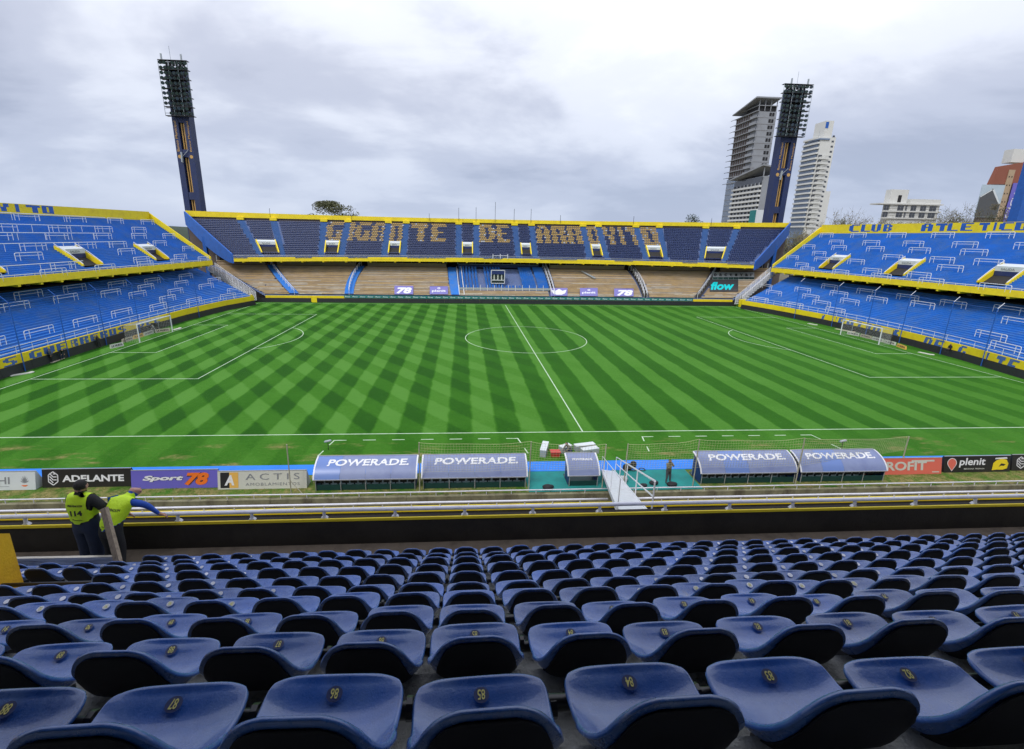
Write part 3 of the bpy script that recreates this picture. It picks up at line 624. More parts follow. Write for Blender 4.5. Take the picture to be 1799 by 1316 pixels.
# ================================================================== DUGOUTS
def dugout(x0, x1, label, txt, small=False, sections=4):
    t = thing('dugout', label, 'dugout', ((x0 + x1) / 2, -7.5, 0), 'curved blue dugouts along the moat')
    arc = [(-8.22, .78), (-8.10, 1.02), (-7.90, 1.26), (-7.62, 1.46), (-7.30, 1.60), (-6.95, 1.68)]
    wd = (x1 - x0) / sections; bright = random.randrange(sections)
    for k in range(sections):
        mb = MB(); a, b = x0 + k * wd + .006, x0 + (k + 1) * wd - .006
        mb.grid([[(a + (b - a) * j / 2, y, z) for j in range(3)] for y, z in arc]); mb.grid([[(a + (b - a) * j / 2, y, z - .02) for j in range(3)] for y, z in arc])
        mb.build('roof_panel', 'roof_blue_bright' if (k == bright and not small and random.random() < .9) else 'roof_blue', t, smooth=True)
    for xe in (x0 - .02, x1 + .02):
        mb = MB(); mb.grid([[(xe - .045, y, z + .012), (xe + .045, y, z + .012)] for y, z in arc]); mb.grid([[(xe - .045, y, z - .03), (xe + .045, y, z - .03)] for y, z in arc]); mb.build('roof_trim', 'white', t, smooth=True)
    mb = MB(); mb.beam((x0, -8.24, .77), (x1, -8.24, .77), .05, .05); mb.build('eave', 'grey_metal', t)
    mb = MB(); mb.beam((x0, -6.93, 1.68), (x1, -6.93, 1.68), .05, .06); mb.build('front_beam', 'grey_metal', t)
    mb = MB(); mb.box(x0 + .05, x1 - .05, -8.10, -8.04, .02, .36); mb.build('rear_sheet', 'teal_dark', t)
    for xe in (x0 + .06, x1 - .06):
        mb = MB(); mb.poly([(xe, -8.1, .02), (xe, -7.0, .02), (xe, -7.0, 1.6), (xe, -7.62, 1.42), (xe, -7.9, 1.2), (xe, -8.1, .98)]); mb.poly([(xe + .015, -8.1, .02), (xe + .015, -7.0, .02), (xe + .015, -7.0, 1.6), (xe + .015, -7.62, 1.42), (xe + .015, -7.9, 1.2), (xe + .015, -8.1, .98)]); mb.build('side_panel', 'navy', t)
    for k in range(sections + 1):
        xe = x0 + .08 + (x1 - x0 - .16) * k / sections; mb = MB(); mb.tube([(xe, -8.16, 0), (xe, -8.16, .8)], .025, 6); mb.tube([(xe, -6.95, 0), (xe, -6.95, 1.66)], .025, 6); mb.build('post', 'grey_metal', t)
    if not small:
        n = int((x1 - x0) / .5)
        for k in range(n):
            xe = x0 + .3 + k * (x1 - x0 - .6) / (n - 1); mb = MB(); mb.box(xe - .2, xe + .2, -7.95, -7.55, .40, .46); mb.box(xe - .2, xe + .2, -7.98, -7.92, .46, .78); mb.box(xe - .03, xe + .03, -7.8, -7.7, 0.02, .40); mb.build('bench_seat', 'pipe_black', t)
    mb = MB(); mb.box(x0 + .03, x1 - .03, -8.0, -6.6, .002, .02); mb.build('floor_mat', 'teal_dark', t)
    # lettering wrapped over the roof curve
    L_ = [0]
    for (a, b), (c, d_) in zip(arc, arc[1:]): L_.append(L_[-1] + math.hypot(c - a, d_ - b))
    def onroof(x, sfrac, z):
        s = sfrac * L_[-1]; i = max(k for k in range(len(arc) - 1) if L_[k] <= s + 1e-6); f = (s - L_[i]) / (L_[i + 1] - L_[i])
        y = arc[i][0] + (arc[i + 1][0] - arc[i][0]) * f; zz_ = arc[i][1] + (arc[i + 1][1] - arc[i][1]) * f
        nrm = Vector((0, -(arc[i + 1][1] - arc[i][1]), arc[i + 1][0] - arc[i][0])).normalized(); return Vector((x, y, zz_)) + nrm * (z + .006)
    if not small: xa, xb, s0, s1 = x0 + .11 * (x1 - x0), x0 + .92 * (x1 - x0), .50, .80
    else: xa, xb, s0, s1 = x0 + .18 * (x1 - x0), x0 + .84 * (x1 - x0), .60, .70
    lettering(txt, (0, 0, 0), (1, 0, 0), (0, 1, 0), 1, 1, 'print_white', t, bold=.03, warp=lambda a, b, z: onroof(xa + (xb - xa) * a + .10 * b * (0 if small else 1), s0 + (s1 - s0) * b, z))
    return t
dugout(-18.42, -12.38, 'curved blue dugout nearest the ACTIS board', 'POWERADE.')
dugout(-12.02, -5.64, 'curved blue dugout with the bright glossy roof panel, second along from the ACTIS board', 'POWERADE.')
dugout(-3.05, -1.12, 'small curved blue dugout beside the white gangway', 'POWERADE', True, 1)
dugout(5.42, 11.72, 'curved blue dugout right of the standing man in olive', 'POWERADE.')
dugout(12.02, 17.80, 'curved blue dugout overlapping the red PROFIT board', 'POWERADE.')

# nets on poles behind the dugouts
poles = [(-19.7, -8.42, 3.2), (-12.15, -8.45, 3.25), (-5.52, -8.35, 3.17), (-.95, -8.38, 2.95), (.42, -8.35, 2.95), (4.85, -8.38, 3.2), (11.6, -8.38, 3.2), (20.6, -6.5, 2.35)]
plab = ['standing alone in front of the ACTIS board', 'between the two left dugouts', 'right of the second dugout', 'at the right of the small dugout', 'right of the white gangway', 'left of the dugout behind the man in olive', 'between the two right dugouts', 'in front of the red PROFIT board']
for (x, y, h), lb in zip(poles, plab):
    t = thing('net_pole', 'thin pale net pole ' + lb, 'pole', (x, y, 0), 'poles holding the nets')
    mb = MB(); mb.tube([(x, y, 0), (x + .03, y, h)], .035, 8); mb.build('pole_shaft', 'pole', t)
    if x in (-19.7, 20.6): mb = MB(); mb.tube([(x + .01, y, .9), (x + .75, y - .15, 0.02)], .022, 6); mb.build('stay', 'pole', t)
def net(a, b, label):
    (xa, ya, ha), (xb, yb, hb) = a, b; mb = MB(); w_ = math.hypot(xb - xa, yb - ya); nx = int(w_ / .17); sag = .16
    def P(s, q): top = ha + (hb - ha) * s - sag * 4 * s * (1 - s); z = 1.3 * (1 - q) + top * q if True else 0; return Vector((xa + (xb - xa) * s + .02 * math.sin(s * 23 + q * 9), ya + (yb - ya) * s + .06 * math.sin(s * 9 + q * 4), z))
    for j in range(nx + 1):
        s = j / nx; mb.tube([P(s, q / 4) for q in range(5)], .006, 3, False)
    for q in range(12): mb.tube([P(j / 24, q / 11) for j in range(25)], .006 if q < 11 else .012, 3, False)
    t = mb.build('net', 'net', fixn=False); tag(t, label, 'net')
net(poles[1], poles[2], 'sagging ball net above the second dugout from the left'); net(poles[2], poles[3], 'ball net above the small dugout, in front of the grey cases')
net(poles[4], poles[5], 'ball net between the gangway and the right dugouts'); net(poles[5], poles[6], 'ball net above the dugout right of the man in olive'); net(poles[6], (20.6, -6.5, 2.35), 'ball net ending at the pole by the red PROFIT board')

# ================================================================== ADVERTISING BOARDS
def board(x0, x1, y, face, label, h=1.1):
    t = thing('advertising_board', label, 'board', ((x0 + x1) / 2, y, 0), 'boards along the near touchline')
    mb = MB(); zt = h; mb.hexa([(x0, y, .01), (x1, y, .01), (x1, y + .75, .01), (x0, y + .75, .01), (x0, y + .22, zt), (x1, y + .22, zt), (x1, y + .30, zt), (x0, y + .30, zt)]); mb.build('board_body', face, t)
    mb = MB(); mb.beam((x0, y + .23, zt + .012), (x1, y + .23, zt + .012), .05, .03); mb.build('top_edge', 'grey_metal', t)
    up = Vector((0, .22, zt)).normalized(); Ls = math.hypot(.22, zt)
    def P(a, b, z=0.0): return Vector((x0 + (x1 - x0) * a, y, .01)) + up * (Ls * b) + Vector((0, -zt, .22)).normalized() * (z + .004)
    def rect(a0, b0, a1, b1, mm, nm='panel', z=0.002):
        mb = MB(); q = [P(a0, b0, 0), P(a1, b0, 0), P(a1, b1, 0), P(a0, b1, 0), P(a0, b0, z), P(a1, b0, z), P(a1, b1, z), P(a0, b1, z)]; mb.hexa(q); return mb.build(nm, mm, t)
    def txt(s, a0, b0, a1, b1, mm, bold=.02, shear=0.0, z=0.0, sp=1.0):
        return lettering(s, (0, 0, 0), (1, 0, 0), (0, 1, 0), 1, 1, mm, t, bold=bold, shear=shear, spacing=sp, warp=lambda a, b, zz_: P(a0 + (a1 - a0) * a, b0 + (b1 - b0) * b, zz_ + z))
    def poly(pts, mm, nm='emblem', z=.004):
        mb = MB(); mb.poly([P(a, b, z) for a, b in pts]); return mb.build(nm, mm, t)
    return t, P, rect, txt, poly
def bars(P, t, segs, mm, wd, x0, x1, nm='emblem'):
    mb = MB()
    for (a, b), (c, d_) in segs: mb.beam(P(a, b, .006), P(c, d_, .006), wd, .006, (0, -1, .2))
    return mb.build(nm, mm, t)
def hexlogo(P, t, cx0, w_, mm):     # cube-like outline with three slanted bars
    c = cx0; h = .36; pts = [(c, .5 + h), (c + w_, .5 + h * .5), (c + w_, .5 - h * .5), (c, .5 - h), (c - w_, .5 - h * .5), (c - w_, .5 + h * .5)]
    segs = [(pts[i], pts[(i + 1) % 6]) for i in range(6)]
    for k in (-.24, -.08, .08): segs.append(((c - w_ * .75, .5 + k + .20), (c, .5 + k)))
    for k in (-.08, .08, .24): segs.append(((c, .5 + k), (c + w_ * .75, .5 + k + .0)))
    return bars(P, t, segs, mm, .055, 0, 1)
t, P, rect, txt, poly = board(-39.6, -34.75, -7.45, 'board_white', 'pale advertising board with grey SHI lettering and a lotus emblem, first on the left')
txt('SHI', .50, .32, .705, .70, 'print_grey', .005); rect(.40, .18, .70, .20, 'print_grey', 'rule')
for k in range(7):
    a = R(20 + k * 23.3); c0 = (.875, .36); ca = (c0[0] + .055 * math.cos(a), c0[1] + .42 * math.sin(a))
    n_ = (-math.sin(a) * .005, math.cos(a) * .028); poly([c0, (c0[0] * .45 + ca[0] * .55 + n_[0], c0[1] * .45 + ca[1] * .55 + n_[1]), ca, (c0[0] * .45 + ca[0] * .55 - n_[0], c0[1] * .45 + ca[1] * .55 - n_[1])], 'print_grey', 'petal')
poly([(.835, .26), (.86, .18), (.89, .18), (.915, .26)], 'orange', 'bowl')
t, P, rect, txt, poly = board(-34.55, -29.5, -7.25, 'board_black', 'black advertising board lettered ADELANTE behind the stewards')
txt('ADELANTE', .225, .30, .92, .66, 'print_white', .035); hexlogo(P, t, .125, .052, 'print_white')
t, P, rect, txt, poly = board(-29.3, -24.3, -7.55, 'board_violet', 'violet advertising board lettered Sport 78')
txt('Sport', .13, .36, .60, .70, 'ink', .075, .25); txt('Sport', .13, .36, .60, .70, 'print_white', .045, .25, .004); txt('78', .61, .15, .895, .84, 'ink', .085, .25); txt('78', .61, .15, .895, .84, 'orange', .05, .25, .004)
t, P, rect, txt, poly = board(-24.2, -19.0, -7.8, 'board_cream', 'cream advertising board lettered ACTIS AMOBLAMIENTOS')
txt('ACTIS', .31, .50, .92, .84, 'print_grey', .0, sp=1.5); txt('AMOBLAMIENTOS', .31, .18, .92, .34, 'print_grey', .0, sp=1.2)
rect(.03, .08, .13, .92, 'ink'); rect(.131, .08, .23, .92, 'amber'); txt('A', .075, .22, .185, .78, 'print_white', .04, .15, .003)
t, P, rect, txt, poly = board(17.2, 22.65, -7.4, 'board_red', 'faded red advertising board lettered PROFIT')
txt('PROFIT', .17, .24, .80, .78, 'board_cream', .03); rect(.60, .76, .90, .86, 'board_cream', 'bar'); rect(.88, .10, .97, .16, 'board_cream', 'bar')
t, P, rect, txt, poly = board(23.0, 27.85, -7.25, 'board_black', 'black advertising board lettered plenit with a red drop')
txt('plenit', .22, .30, .62, .88, 'print_white', .02, .12); txt('MEDICINA  PREPAGA', .30, .17, .61, .25, 'board_cream', .01)
dr = [(.115 + .062 * math.cos(a), .58 + .27 * math.sin(a)) for a in [R(-35 + 250 * k / 14) for k in range(15)]] + [(.115, .12)]
poly([((a - .115) * 1.14 + .115, (b - .5) * 1.1 + .5) for a, b in dr], 'print_white', 'drop', .004); poly(dr, 'board_red', 'drop', .007)
poly([(.74, .55), (.79, .72), (.86, .80), (.94, .74), (.97, .5), (.95, .2), (.88, .12), (.80, .14), (.72, .10)], 'yellow', 'figure', .004); poly([(.76, .78), (.95, .80), (.94, .90), (.77, .86)], 'print_white', 'figure', .004); poly([(.82, .30), (.86, .52), (.93, .46), (.90, .36), (.86, .38)], 'ink', 'figure', .007)
t, P, rect, txt, poly = board(28.1, 33.4, -7.15, 'board_black', 'black advertising board with a white hexagon emblem, last on the right')
hexlogo(P, t, .125, .055, 'print_white'); txt('ADELANTE', .225, .30, .92, .66, 'print_white', .035)

# ================================================================== STANDS
def polyx(pts, y):
    for (a, xa), (b, xb) in zip(pts, pts[1:]):
        if y <= b: return xa + (xb - xa) * (y - a) / (b - a)
    return pts[-1][1]
class Tier:
    def __init__(s, F, B, zf, zb, n): s.F, s.B, s.zf, s.zb, s.n = F, B, zf, zb, n
    def z(s, t, q): return s.zf(t) + (s.zb(t) - s.zf(t)) * q
    def P(s, t, q, dz=0.0, zq=None):
        f = s.F(t); b = s.B(t); return Vector((f[0] + (b[0] - f[0]) * q, f[1] + (b[1] - f[1]) * q, s.z(t, q if zq is None else zq) + dz))
    def steps(s, parent, mats, seg=30, holes=(), aisles=(), name='terrace_steps'):
        ts = {i / seg for i in range(seg + 1)}
        for h in holes: ts |= {h[0], h[1]}
        for a in aisles: ts |= {a[0], a[1]}
        ts = sorted(ts); mb = MB()
        for k in range(s.n):
            for a, b in zip(ts, ts[1:]):
                if b - a < 1e-6: continue
                m_ = (a + b) / 2
                if any(h[0] < m_ < h[1] and h[2] <= k < h[3] for h in holes): continue
                mb.mat(1 if any(q[0] < m_ < q[1] for q in aisles) else 0)
                q0, q1 = k / s.n, (k + 1) / s.n
                mb.quad(s.P(a, q0, 0, q0), s.P(b, q0, 0, q0), s.P(b, q1, 0, q0), s.P(a, q1, 0, q0))
                zd = (s.zb(m_) - s.zf(m_)) / s.n
                mb.quad(s.P(a, q0, -zd, q0), s.P(b, q0, -zd, q0), s.P(b, q0, 0, q0), s.P(a, q0, 0, q0))
        o = mb.build(name, mats, parent, fixn=False); o['kind'] = 'stuff'; return o
    def underside(s, parent, thick, mats='under', seg=12, name='soffit'):
        mb = MB(); mb.grid([[s.P(i / seg, q, -thick) for i in range(seg + 1)] for q in (0.0, .5, 1.0)]); return mb.build(name, mats, parent)
def wall_strip(parent, name, pts_b, pts_t, th, mats, nrm=None):
    """a wall following base points and top points, with thickness vector th"""
    mb = MB(); th = Vector(th)
    for i in range(len(pts_b) - 1):
        a, b, c, d_ = Vector(pts_b[i]), Vector(pts_b[i + 1]), Vector(pts_t[i + 1]), Vector(pts_t[i])
        mb.quad(a, b, c, d_); mb.quad(a + th, b + th, c + th, d_ + th); mb.quad(d_, c, c + th, d_ + th); mb.quad(a, b, b + th, a + th)
        if i == 0: mb.quad(a, d_, d_ + th, a + th)
        if i == len(pts_b) - 2: mb.quad(b, c, c + th, b + th)
    return mb.build(name, mats, parent)

def vomitory(stand, T, t0, t1, q0, q1, facing, side_mat='yellow', rail=True, hood=.62, over=.38):
    a0, b0, a1, b1 = T.P(t0, q0), T.P(t1, q0), T.P(t0, q1), T.P(t1, q1)
    zf = a0.z + .01; al = (b0 - a0); al.z = 0; al.normalize()
    v = MB(); v.quad((a0.x, a0.y, zf), (b0.x, b0.y, zf), (b1.x, b1.y, zf), (a1.x, a1.y, zf)); fl = v.build('vomitory_floor', 'concrete_dark', stand)
    for p0, p1, sg in ((a0, a1, -1), (b0, b1, 1)):
        th = al * (.22 * sg); mb = MB()
        pr = [Vector((p0.x, p0.y, zf - .1)), Vector((p1.x, p1.y, zf - .1)), Vector((p1.x, p1.y, p1.z + over)), Vector(p0.lerp(p1, .5)) + Vector((0, 0, over)), Vector((p0.x, p0.y, p0.z + over * .55))]
        n_ = len(pr); mb.poly(pr); mb.poly([p + th for p in pr])
        for i in range(n_): mb.quad(pr[i], pr[(i + 1) % n_], pr[(i + 1) % n_] + th, pr[i] + th)
        mb.build('side_wall', side_mat, fl)
        if rail: mb = MB(); mb.tube([pr[4] + Vector((0, 0, .12)) + th * .5, pr[3] + Vector((0, 0, .25)) + th * .5, pr[2] + Vector((0, 0, .25)) + th * .5], .05, 5); mb.build('rail', 'white', fl)
    bw = MB(); bw.hexa([(a1.x, a1.y, zf), (b1.x, b1.y, zf), (b1.x, b1.y, zf), (a1.x, a1.y, zf)] [0:0] + [Vector((a1.x, a1.y, zf)), Vector((b1.x, b1.y, zf)), Vector((b1.x, b1.y, zf)) + Vector(facing) * -.1, Vector((a1.x, a1.y, zf)) + Vector(facing) * -.1, Vector((a1.x, a1.y, a1.z)), Vector((b1.x, b1.y, b1.z)), Vector((b1.x, b1.y, b1.z)) + Vector(facing) * -.1, Vector((a1.x, a1.y, a1.z)) + Vector(facing) * -.1]); bw.build('tunnel', 'dark', fl)
    c0, c1 = a0.lerp(a1, hood), b0.lerp(b1, hood); zt = a1.z + .1; H = (a1.z - a0.z)
    mb = MB(); mb.hexa([Vector((c0.x, c0.y, zt - H * .36)), Vector((c1.x, c1.y, zt - H * .36)), Vector((b1.x, b1.y, zt - .15)), Vector((a1.x, a1.y, zt - .15)), Vector((c0.x, c0.y, zt - H * .08)), Vector((c1.x, c1.y, zt - H * .08)), Vector((b1.x, b1.y, zt + .15)), Vector((a1.x, a1.y, zt + .15))]); sg = mb.build('exit_sign', 'board_white', fl)
    mb = MB(); f_ = Vector(facing) * .02; mb.hexa([Vector((c0.x, c0.y, zt - H * .62)), Vector((c1.x, c1.y, zt - H * .62)), Vector((c1.x, c1.y, zt - H * .62)) - f_ * 4, Vector((c0.x, c0.y, zt - H * .62)) - f_ * 4, Vector((c0.x, c0.y, zt - H * .365)), Vector((c1.x, c1.y, zt - H * .365)), Vector((c1.x, c1.y, zt - H * .365)) - f_ * 4, Vector((c0.x, c0.y, zt - H * .365)) - f_ * 4]); mb.build('lintel', 'navy', fl)
    p0, p1 = (c0, c1) if al.cross(Vector((0, 0, 1))).dot(Vector(facing)) > 0 else (c1, c0)
    ux = (p1 - p0); W_ = ux.length; ux.normalize(); up = Vector((0, 0, 1))
    lettering('SALIDA', Vector((p0.x, p0.y, zt - H * .31)) + ux * W_ * .22 + Vector(facing) * .02, ux, up, W_ * .5, H * .13, 'print_grey', sg, bold=.02)
    return fl

# ---------------- left and right end stands
def end_stand(sx, label, front, fx, bx, zf0, zb0, parw, top0, yends, vy, text, lowtext, lname):
    """sx = -1 left, +1 right.  Everything measured in metres on site"""
    yn, yf_f, yf_b = -9.0, yends[0], yends[1]
    st = thing('end_stand', label, 'stand', (sx * 62, 30, 0))
    tilt = lambda y: .0095 * (y - 45)
    Up = Tier(lambda t: (fx, yn + (yf_f - yn) * t), lambda t: (bx, yn + (yf_b - yn) * t), lambda t: zf0, lambda t: zb0, 36)
    ty = lambda y: (y - yn) / (yf_f - yn)
    holes = [(ty(y - 1.75), ty(y + 1.75), 3, 14) for y in vy]
    Up.steps(st, ['blue_step', 'blue_step'], 26, holes)
    Up.underside(st, .55)
    for y in vy: vomitory(st, Up, ty(y - 1.75), ty(y + 1.75), 3 / 36, 14 / 36, (-sx, 0, 0))
    ys = [yn + (yf_f - yn) * i / 10 for i in range(11)]
    wall_strip(st, 'fascia', [(fx - sx * .35, y, zf0 - .92 - .0085 * (y - 45)) for y in ys], [(fx - sx * .28, y, zf0 + .02 - .0075 * (y - 45)) for y in ys], (sx * .3, 0, 0), 'yellow')
    for i in range(26):
        y = yn + (yf_f - yn) * (i + .5) / 26; mb = MB(); mb.box(min(fx - sx * .3, fx + sx * 1.4), max(fx - sx * .3, fx + sx * 1.4), y - .18, y + .18, zf0 - 1.18 - .0085 * (y - 45), zf0 - .75); mb.build('beam_end', 'yellow', st)
    mb = MB(); mb.tube([(fx - sx * .1, y, zf0 + .24 - .0075 * (y - 45)) for y in ys], .045, 6)
    for i in range(60): y = yn + (yf_f - yn) * i / 59; mb.tube([(fx - sx * .1, y, zf0 - .1), (fx - sx * .1, y, zf0 + .24 - .0075 * (y - 45))], .03, 4)
    mb.build('front_rail', 'white', st)
    ys2 = [yn + (yf_b - yn) * i / 12 for i in range(13)]
    par = wall_strip(st, 'parapet', [(bx, y, zb0 - .3) for y in ys2], [(bx, y, top0 + tilt(y)) for y in ys2], (sx * .3, 0, 0), 'yellow')
    wall_strip(st, 'rear_wall', [(bx + sx * .31, y, -2.4) for y in ys2], [(bx + sx * .31, y, zb0 + .2) for y in ys2], (sx * .3, 0, 0), 'bld_brick')
    # stepped yellow side wall at the far end
    n = 18; e0 = [Up.P(1, k / n) for k in range(n + 1)]; h1 = lambda k: .55 + .75 * (k / n)
    wall_strip(st, 'side_wall', [p + Vector((0, 0, -.6)) for p in e0], [p + Vector((0, 0, h1(k))) for k, p in enumerate(e0)], (0, .3, 0), 'yellow')
    # letters along the parapet
    for ch, ya, yb in text:
        yl = ya if sx < 0 else ya; mb = MB()
        zb_ = zb0 + .12; zt_ = top0 + tilt((ya + yb) / 2) - .06
        wd_ = abs(yb - ya); ux = (0, 1, 0) if sx < 0 else (0, -1, 0)
        block_letter(mb, ch, (bx - sx * .004, ya, zb_), ux, (0, 0, 1), wd_, zt_ - zb_, (-sx, 0, 0)); mb.build('painted_letter', 'blue_paint', par)
    # lower terrace
    fr = front
    y0, y1 = fr[0][0], fr[-1][0]
    Lo = Tier(lambda t: (polyx(fr, y0 + (y1 - y0) * t) + sx * .25, y0 + (y1 - y0) * t), lambda t: (sx * (68.4 if sx < 0 else 69.4), y0 + (73.5 - y0) * t), lambda t: 1.75, lambda t: 7.1, 24)
    Lo.steps(st, ['blue_step', 'blue_step'], 26)
    wy = [y0 + (y1 - y0) * i / 22 for i in range(23)]
    wl = wall_strip(st, 'front_wall', [(polyx(fr, y), y, 0) for y in wy], [(polyx(fr, y), y, 1.92) for y in wy], (sx * .22, 0, 0), 'yellow')
    for ch, ya, yb, crop in lowtext:
        ym = (ya + yb) / 2; mb = MB(); ux = Vector((0, 1 if sx < 0 else -1, 0)); xw = min(-sx * polyx(fr, ya), -sx * polyx(fr, yb)); 
        dx = polyx(fr, yb) - polyx(fr, ya); ux = Vector((dx, yb - ya, 0)).normalized()
        block_letter(mb, ch, (polyx(fr, ya) - sx * .004, ya, .98 if not crop else .30), ux, (0, 0, 1), abs(yb - ya) * .86, .86 if not crop else 1.55, (-sx, 0, 0), slant=.0 if sx < 0 else .25); mb.build('painted_letter', 'blue_worn', wl)
    # back of the lower terrace: dark concourse, piers, pipes
    bxx = sx * (68.4 if sx < 0 else 69.4) + sx * 3.2
    mb = MB(); mb.box(min(bxx, bxx + sx * .3), max(bxx, bxx + sx * .3), y0, 74, 5, 12.5); mb.build('concourse_wall', 'under', st)
    mb = MB(); mb.box(min(bxx, bxx - sx * 3.3), max(bxx, bxx - sx * 3.3), y0, 74, 6.7, 7.08); mb.build('concourse_floor', 'under', st)
    for i in range(12):
        y = 14 + i * 5.2; mb = MB(); mb.box(min(bxx - sx * 1.6, bxx - sx * .9), max(bxx - sx * 1.6, bxx - sx * .9), y - .35, y + .35, 7.0, 11); mb.build('pier', 'dark' if i % 2 else 'concrete', st)
    for i in range(9):
        y = 17 + i * 6.1 + random.uniform(-.6, .6); mb = MB(); mb.box(min(bxx - sx * .3, bxx - sx * .1), max(bxx - sx * .3, bxx - sx * .1), y, y + random.uniform(1.2, 2.6), 7.6, 8.5); mb.build('kiosk_sign', random.choice(['board_white', 'yellow', 'case_grey']), st)
    # front railing on the wall
    rl = thing('terrace_railing', f'low white railing on the front wall of the {lname} lower terrace', 'railing', (polyx(fr, 20), 20, 1.92))
    for zz_ in (2.28, 2.78): 
        mb = MB(); mb.tube([(polyx(fr, y) + sx * .12, y, zz_) for y in wy], .035, 5); mb.build('rail', 'white', rl)
    y = y0; mb = MB(); mb.tube([(0, 0, 0), (0, 0, .88)], .03, 4); pm = mb.mesh('post', 'white')
    while y < y1: o = bpy.data.objects.new('post', pm); COL.objects.link(o); o.parent = rl; o.location = Vector((polyx(fr, y) + sx * .12, y, 1.9)) - WPOS[rl.name]; y += 2.0
    # black board in front of the wall
    bd = thing('perimeter_board', f'long black perimeter board below the {lname} terrace', 'board', (polyx(fr, 20), 20, 0))
    for a, b in zip(wy, wy[1:]):
        mb = MB(); xa, xb = polyx(fr, a) - sx * .05, polyx(fr, b) - sx * .05
        mb.hexa([(xa - sx * .18, a + .01, 0.0), (xb - sx * .18, b - .01, 0.0), (xb, b - .01, 0.0), (xa, a + .01, 0.0), (xa - sx * .05, a + .01, .97), (xb - sx * .05, b - .01, .97), (xb, b - .01, .97), (xa, a + .01, .97)]); mb.build('board_panel', 'black_board', bd)
    # tall netting posts with a top cable
    py = [17, 23, 29.2, 36, 43, 50.5] if sx < 0 else [18.9, 25, 32, 38.2, 45.2, 53.3]
    pn = ['nearest the camera', 'second from the camera', 'third from the camera', 'third from the far end', 'second from the far end', 'nearest the far end']
    for y, pl in zip(py, pn):
        t = thing('netting_post', f'tall thin blue netting post at the {lname} terrace, {pl}', 'post', (polyx(fr, y), y, 0), f'blue netting posts, {lname} terrace')
        mb = MB(); xx = polyx(fr, y) + sx * .02 - sx * .3; mb.tube([(xx, y, 0), (xx, y, 7.4)], .055, 6); mb.build('post_shaft', 'blue_paint', t)
        mb = MB(); mb.tube([(xx, y, 7.4), (xx - sx * -.7, y, 8.1)], .035, 5); mb.build('post_arm', 'white' if sx > 0 else 'blue_paint', t)
    mb = MB()
    for k in range(len(py) - 1):
        pts = []
        for i in range(7): y = py[k] + (py[k + 1] - py[k]) * i / 6; pts.append((polyx(fr, y) - sx * .28, y, 7.4 - .12 * math.sin(math.pi * i / 6)))
        mb.tube(pts, .022, 4)
    tag(mb.build('cable', 'blue_paint'), f'blue cable strung between the {lname} netting posts', 'cable')
    return st, Up, Lo

LFR = [(-15, -55.4), (4, -56.2), (15, -56.7), (24, -57.1), (36, -57.3), (48, -57.0), (58, -55.8), (66.0, -53.4)]
RFR = [(-15, 52.4), (4, 54.4), (15, 55.9), (21, 57.3), (31, 58.5), (40, 58.6), (47, 58.1), (58, 56.2), (66.2, 53.6)]
LT = [('Y', 39.7, 41.8), ('I', 42.2, 43.7), ('T', 44.6, 42.2), ('O', 47.3, 49.4), ('O', 36.9, 39.0), ('R', 34.2, 36.2), ('R', 31.6, 33.6), ('A', 29, 31)]
RT = [(c, a, b) for c, a, b in (('C', 69.1, 66.4), ('L', 65.9, 63.5), ('U', 63.3, 61.0), ('B', 60.4, 58.4), ('A', 52.2, 50.0), ('T', 49.5, 47.4), ('L', 47.3, 45.4), ('E', 45.0, 43.0), ('T', 42.1, 40.5), ('I', 40.2, 39.3), ('C', 39.0, 37.1), ('O', 36.8, 34.9))]
LLT = [('S', 15.1, 16.9, 0), ('G', 18.2, 20.0, 0), ('U', 20.1, 21.8, 0), ('E', 21.9, 23.5, 0), ('R', 23.6, 25.3, 0), ('R', 25.4, 27.0, 0), ('E', 27.1, 28.7, 0), ('R', 28.8, 30.3, 0), ('O', 30.4, 31.9, 0), ('S', 32.1, 33.9, 0), ('D', 36, 37.7, 0), ('E', 37.9, 39.5, 0), ('L', 39.7, 41.2, 0), ('O', 13.1, 14.8, 0), ('L', 11.2, 12.8, 0)]
RLT = [('E', 33.8, 32.1, 1), ('S', 31.9, 30.3, 1), ('D', 28.4, 26.9, 1), ('E', 26.7, 25.1, 1), ('G', 23.0, 21.6, 1), ('E', 21.3, 19.9, 1), ('N', 19.7, 18.5, 1), ('T', 17.6, 16.3, 1), ('E', 16.0, 14.6, 1)]
for k, ch in enumerate('CORAZON'): RLT.append((ch, 48.0 - k * 1.75, 46.5 - k * 1.75, 1))
stL, UpL, LoL = end_stand(-1, 'two tier blue stand on the left with yellow parapet lettered ARROYITO', LFR, -63.8, -76.3, 9.0, 17.1, 1, 18.42, (71.0, 73.2), [24.6, 40.1, 56.5], LT, LLT, 'left')
stR, UpR, LoR = end_stand(1, 'two tier blue stand on the right with yellow parapet lettered CLUB ATLETICO', RFR, 65.2, 78.0, 8.95, 17.2, 1, 18.72, (74.5, 77.6), [28.2, 43.6, 59.2], RT, RLT, 'right')

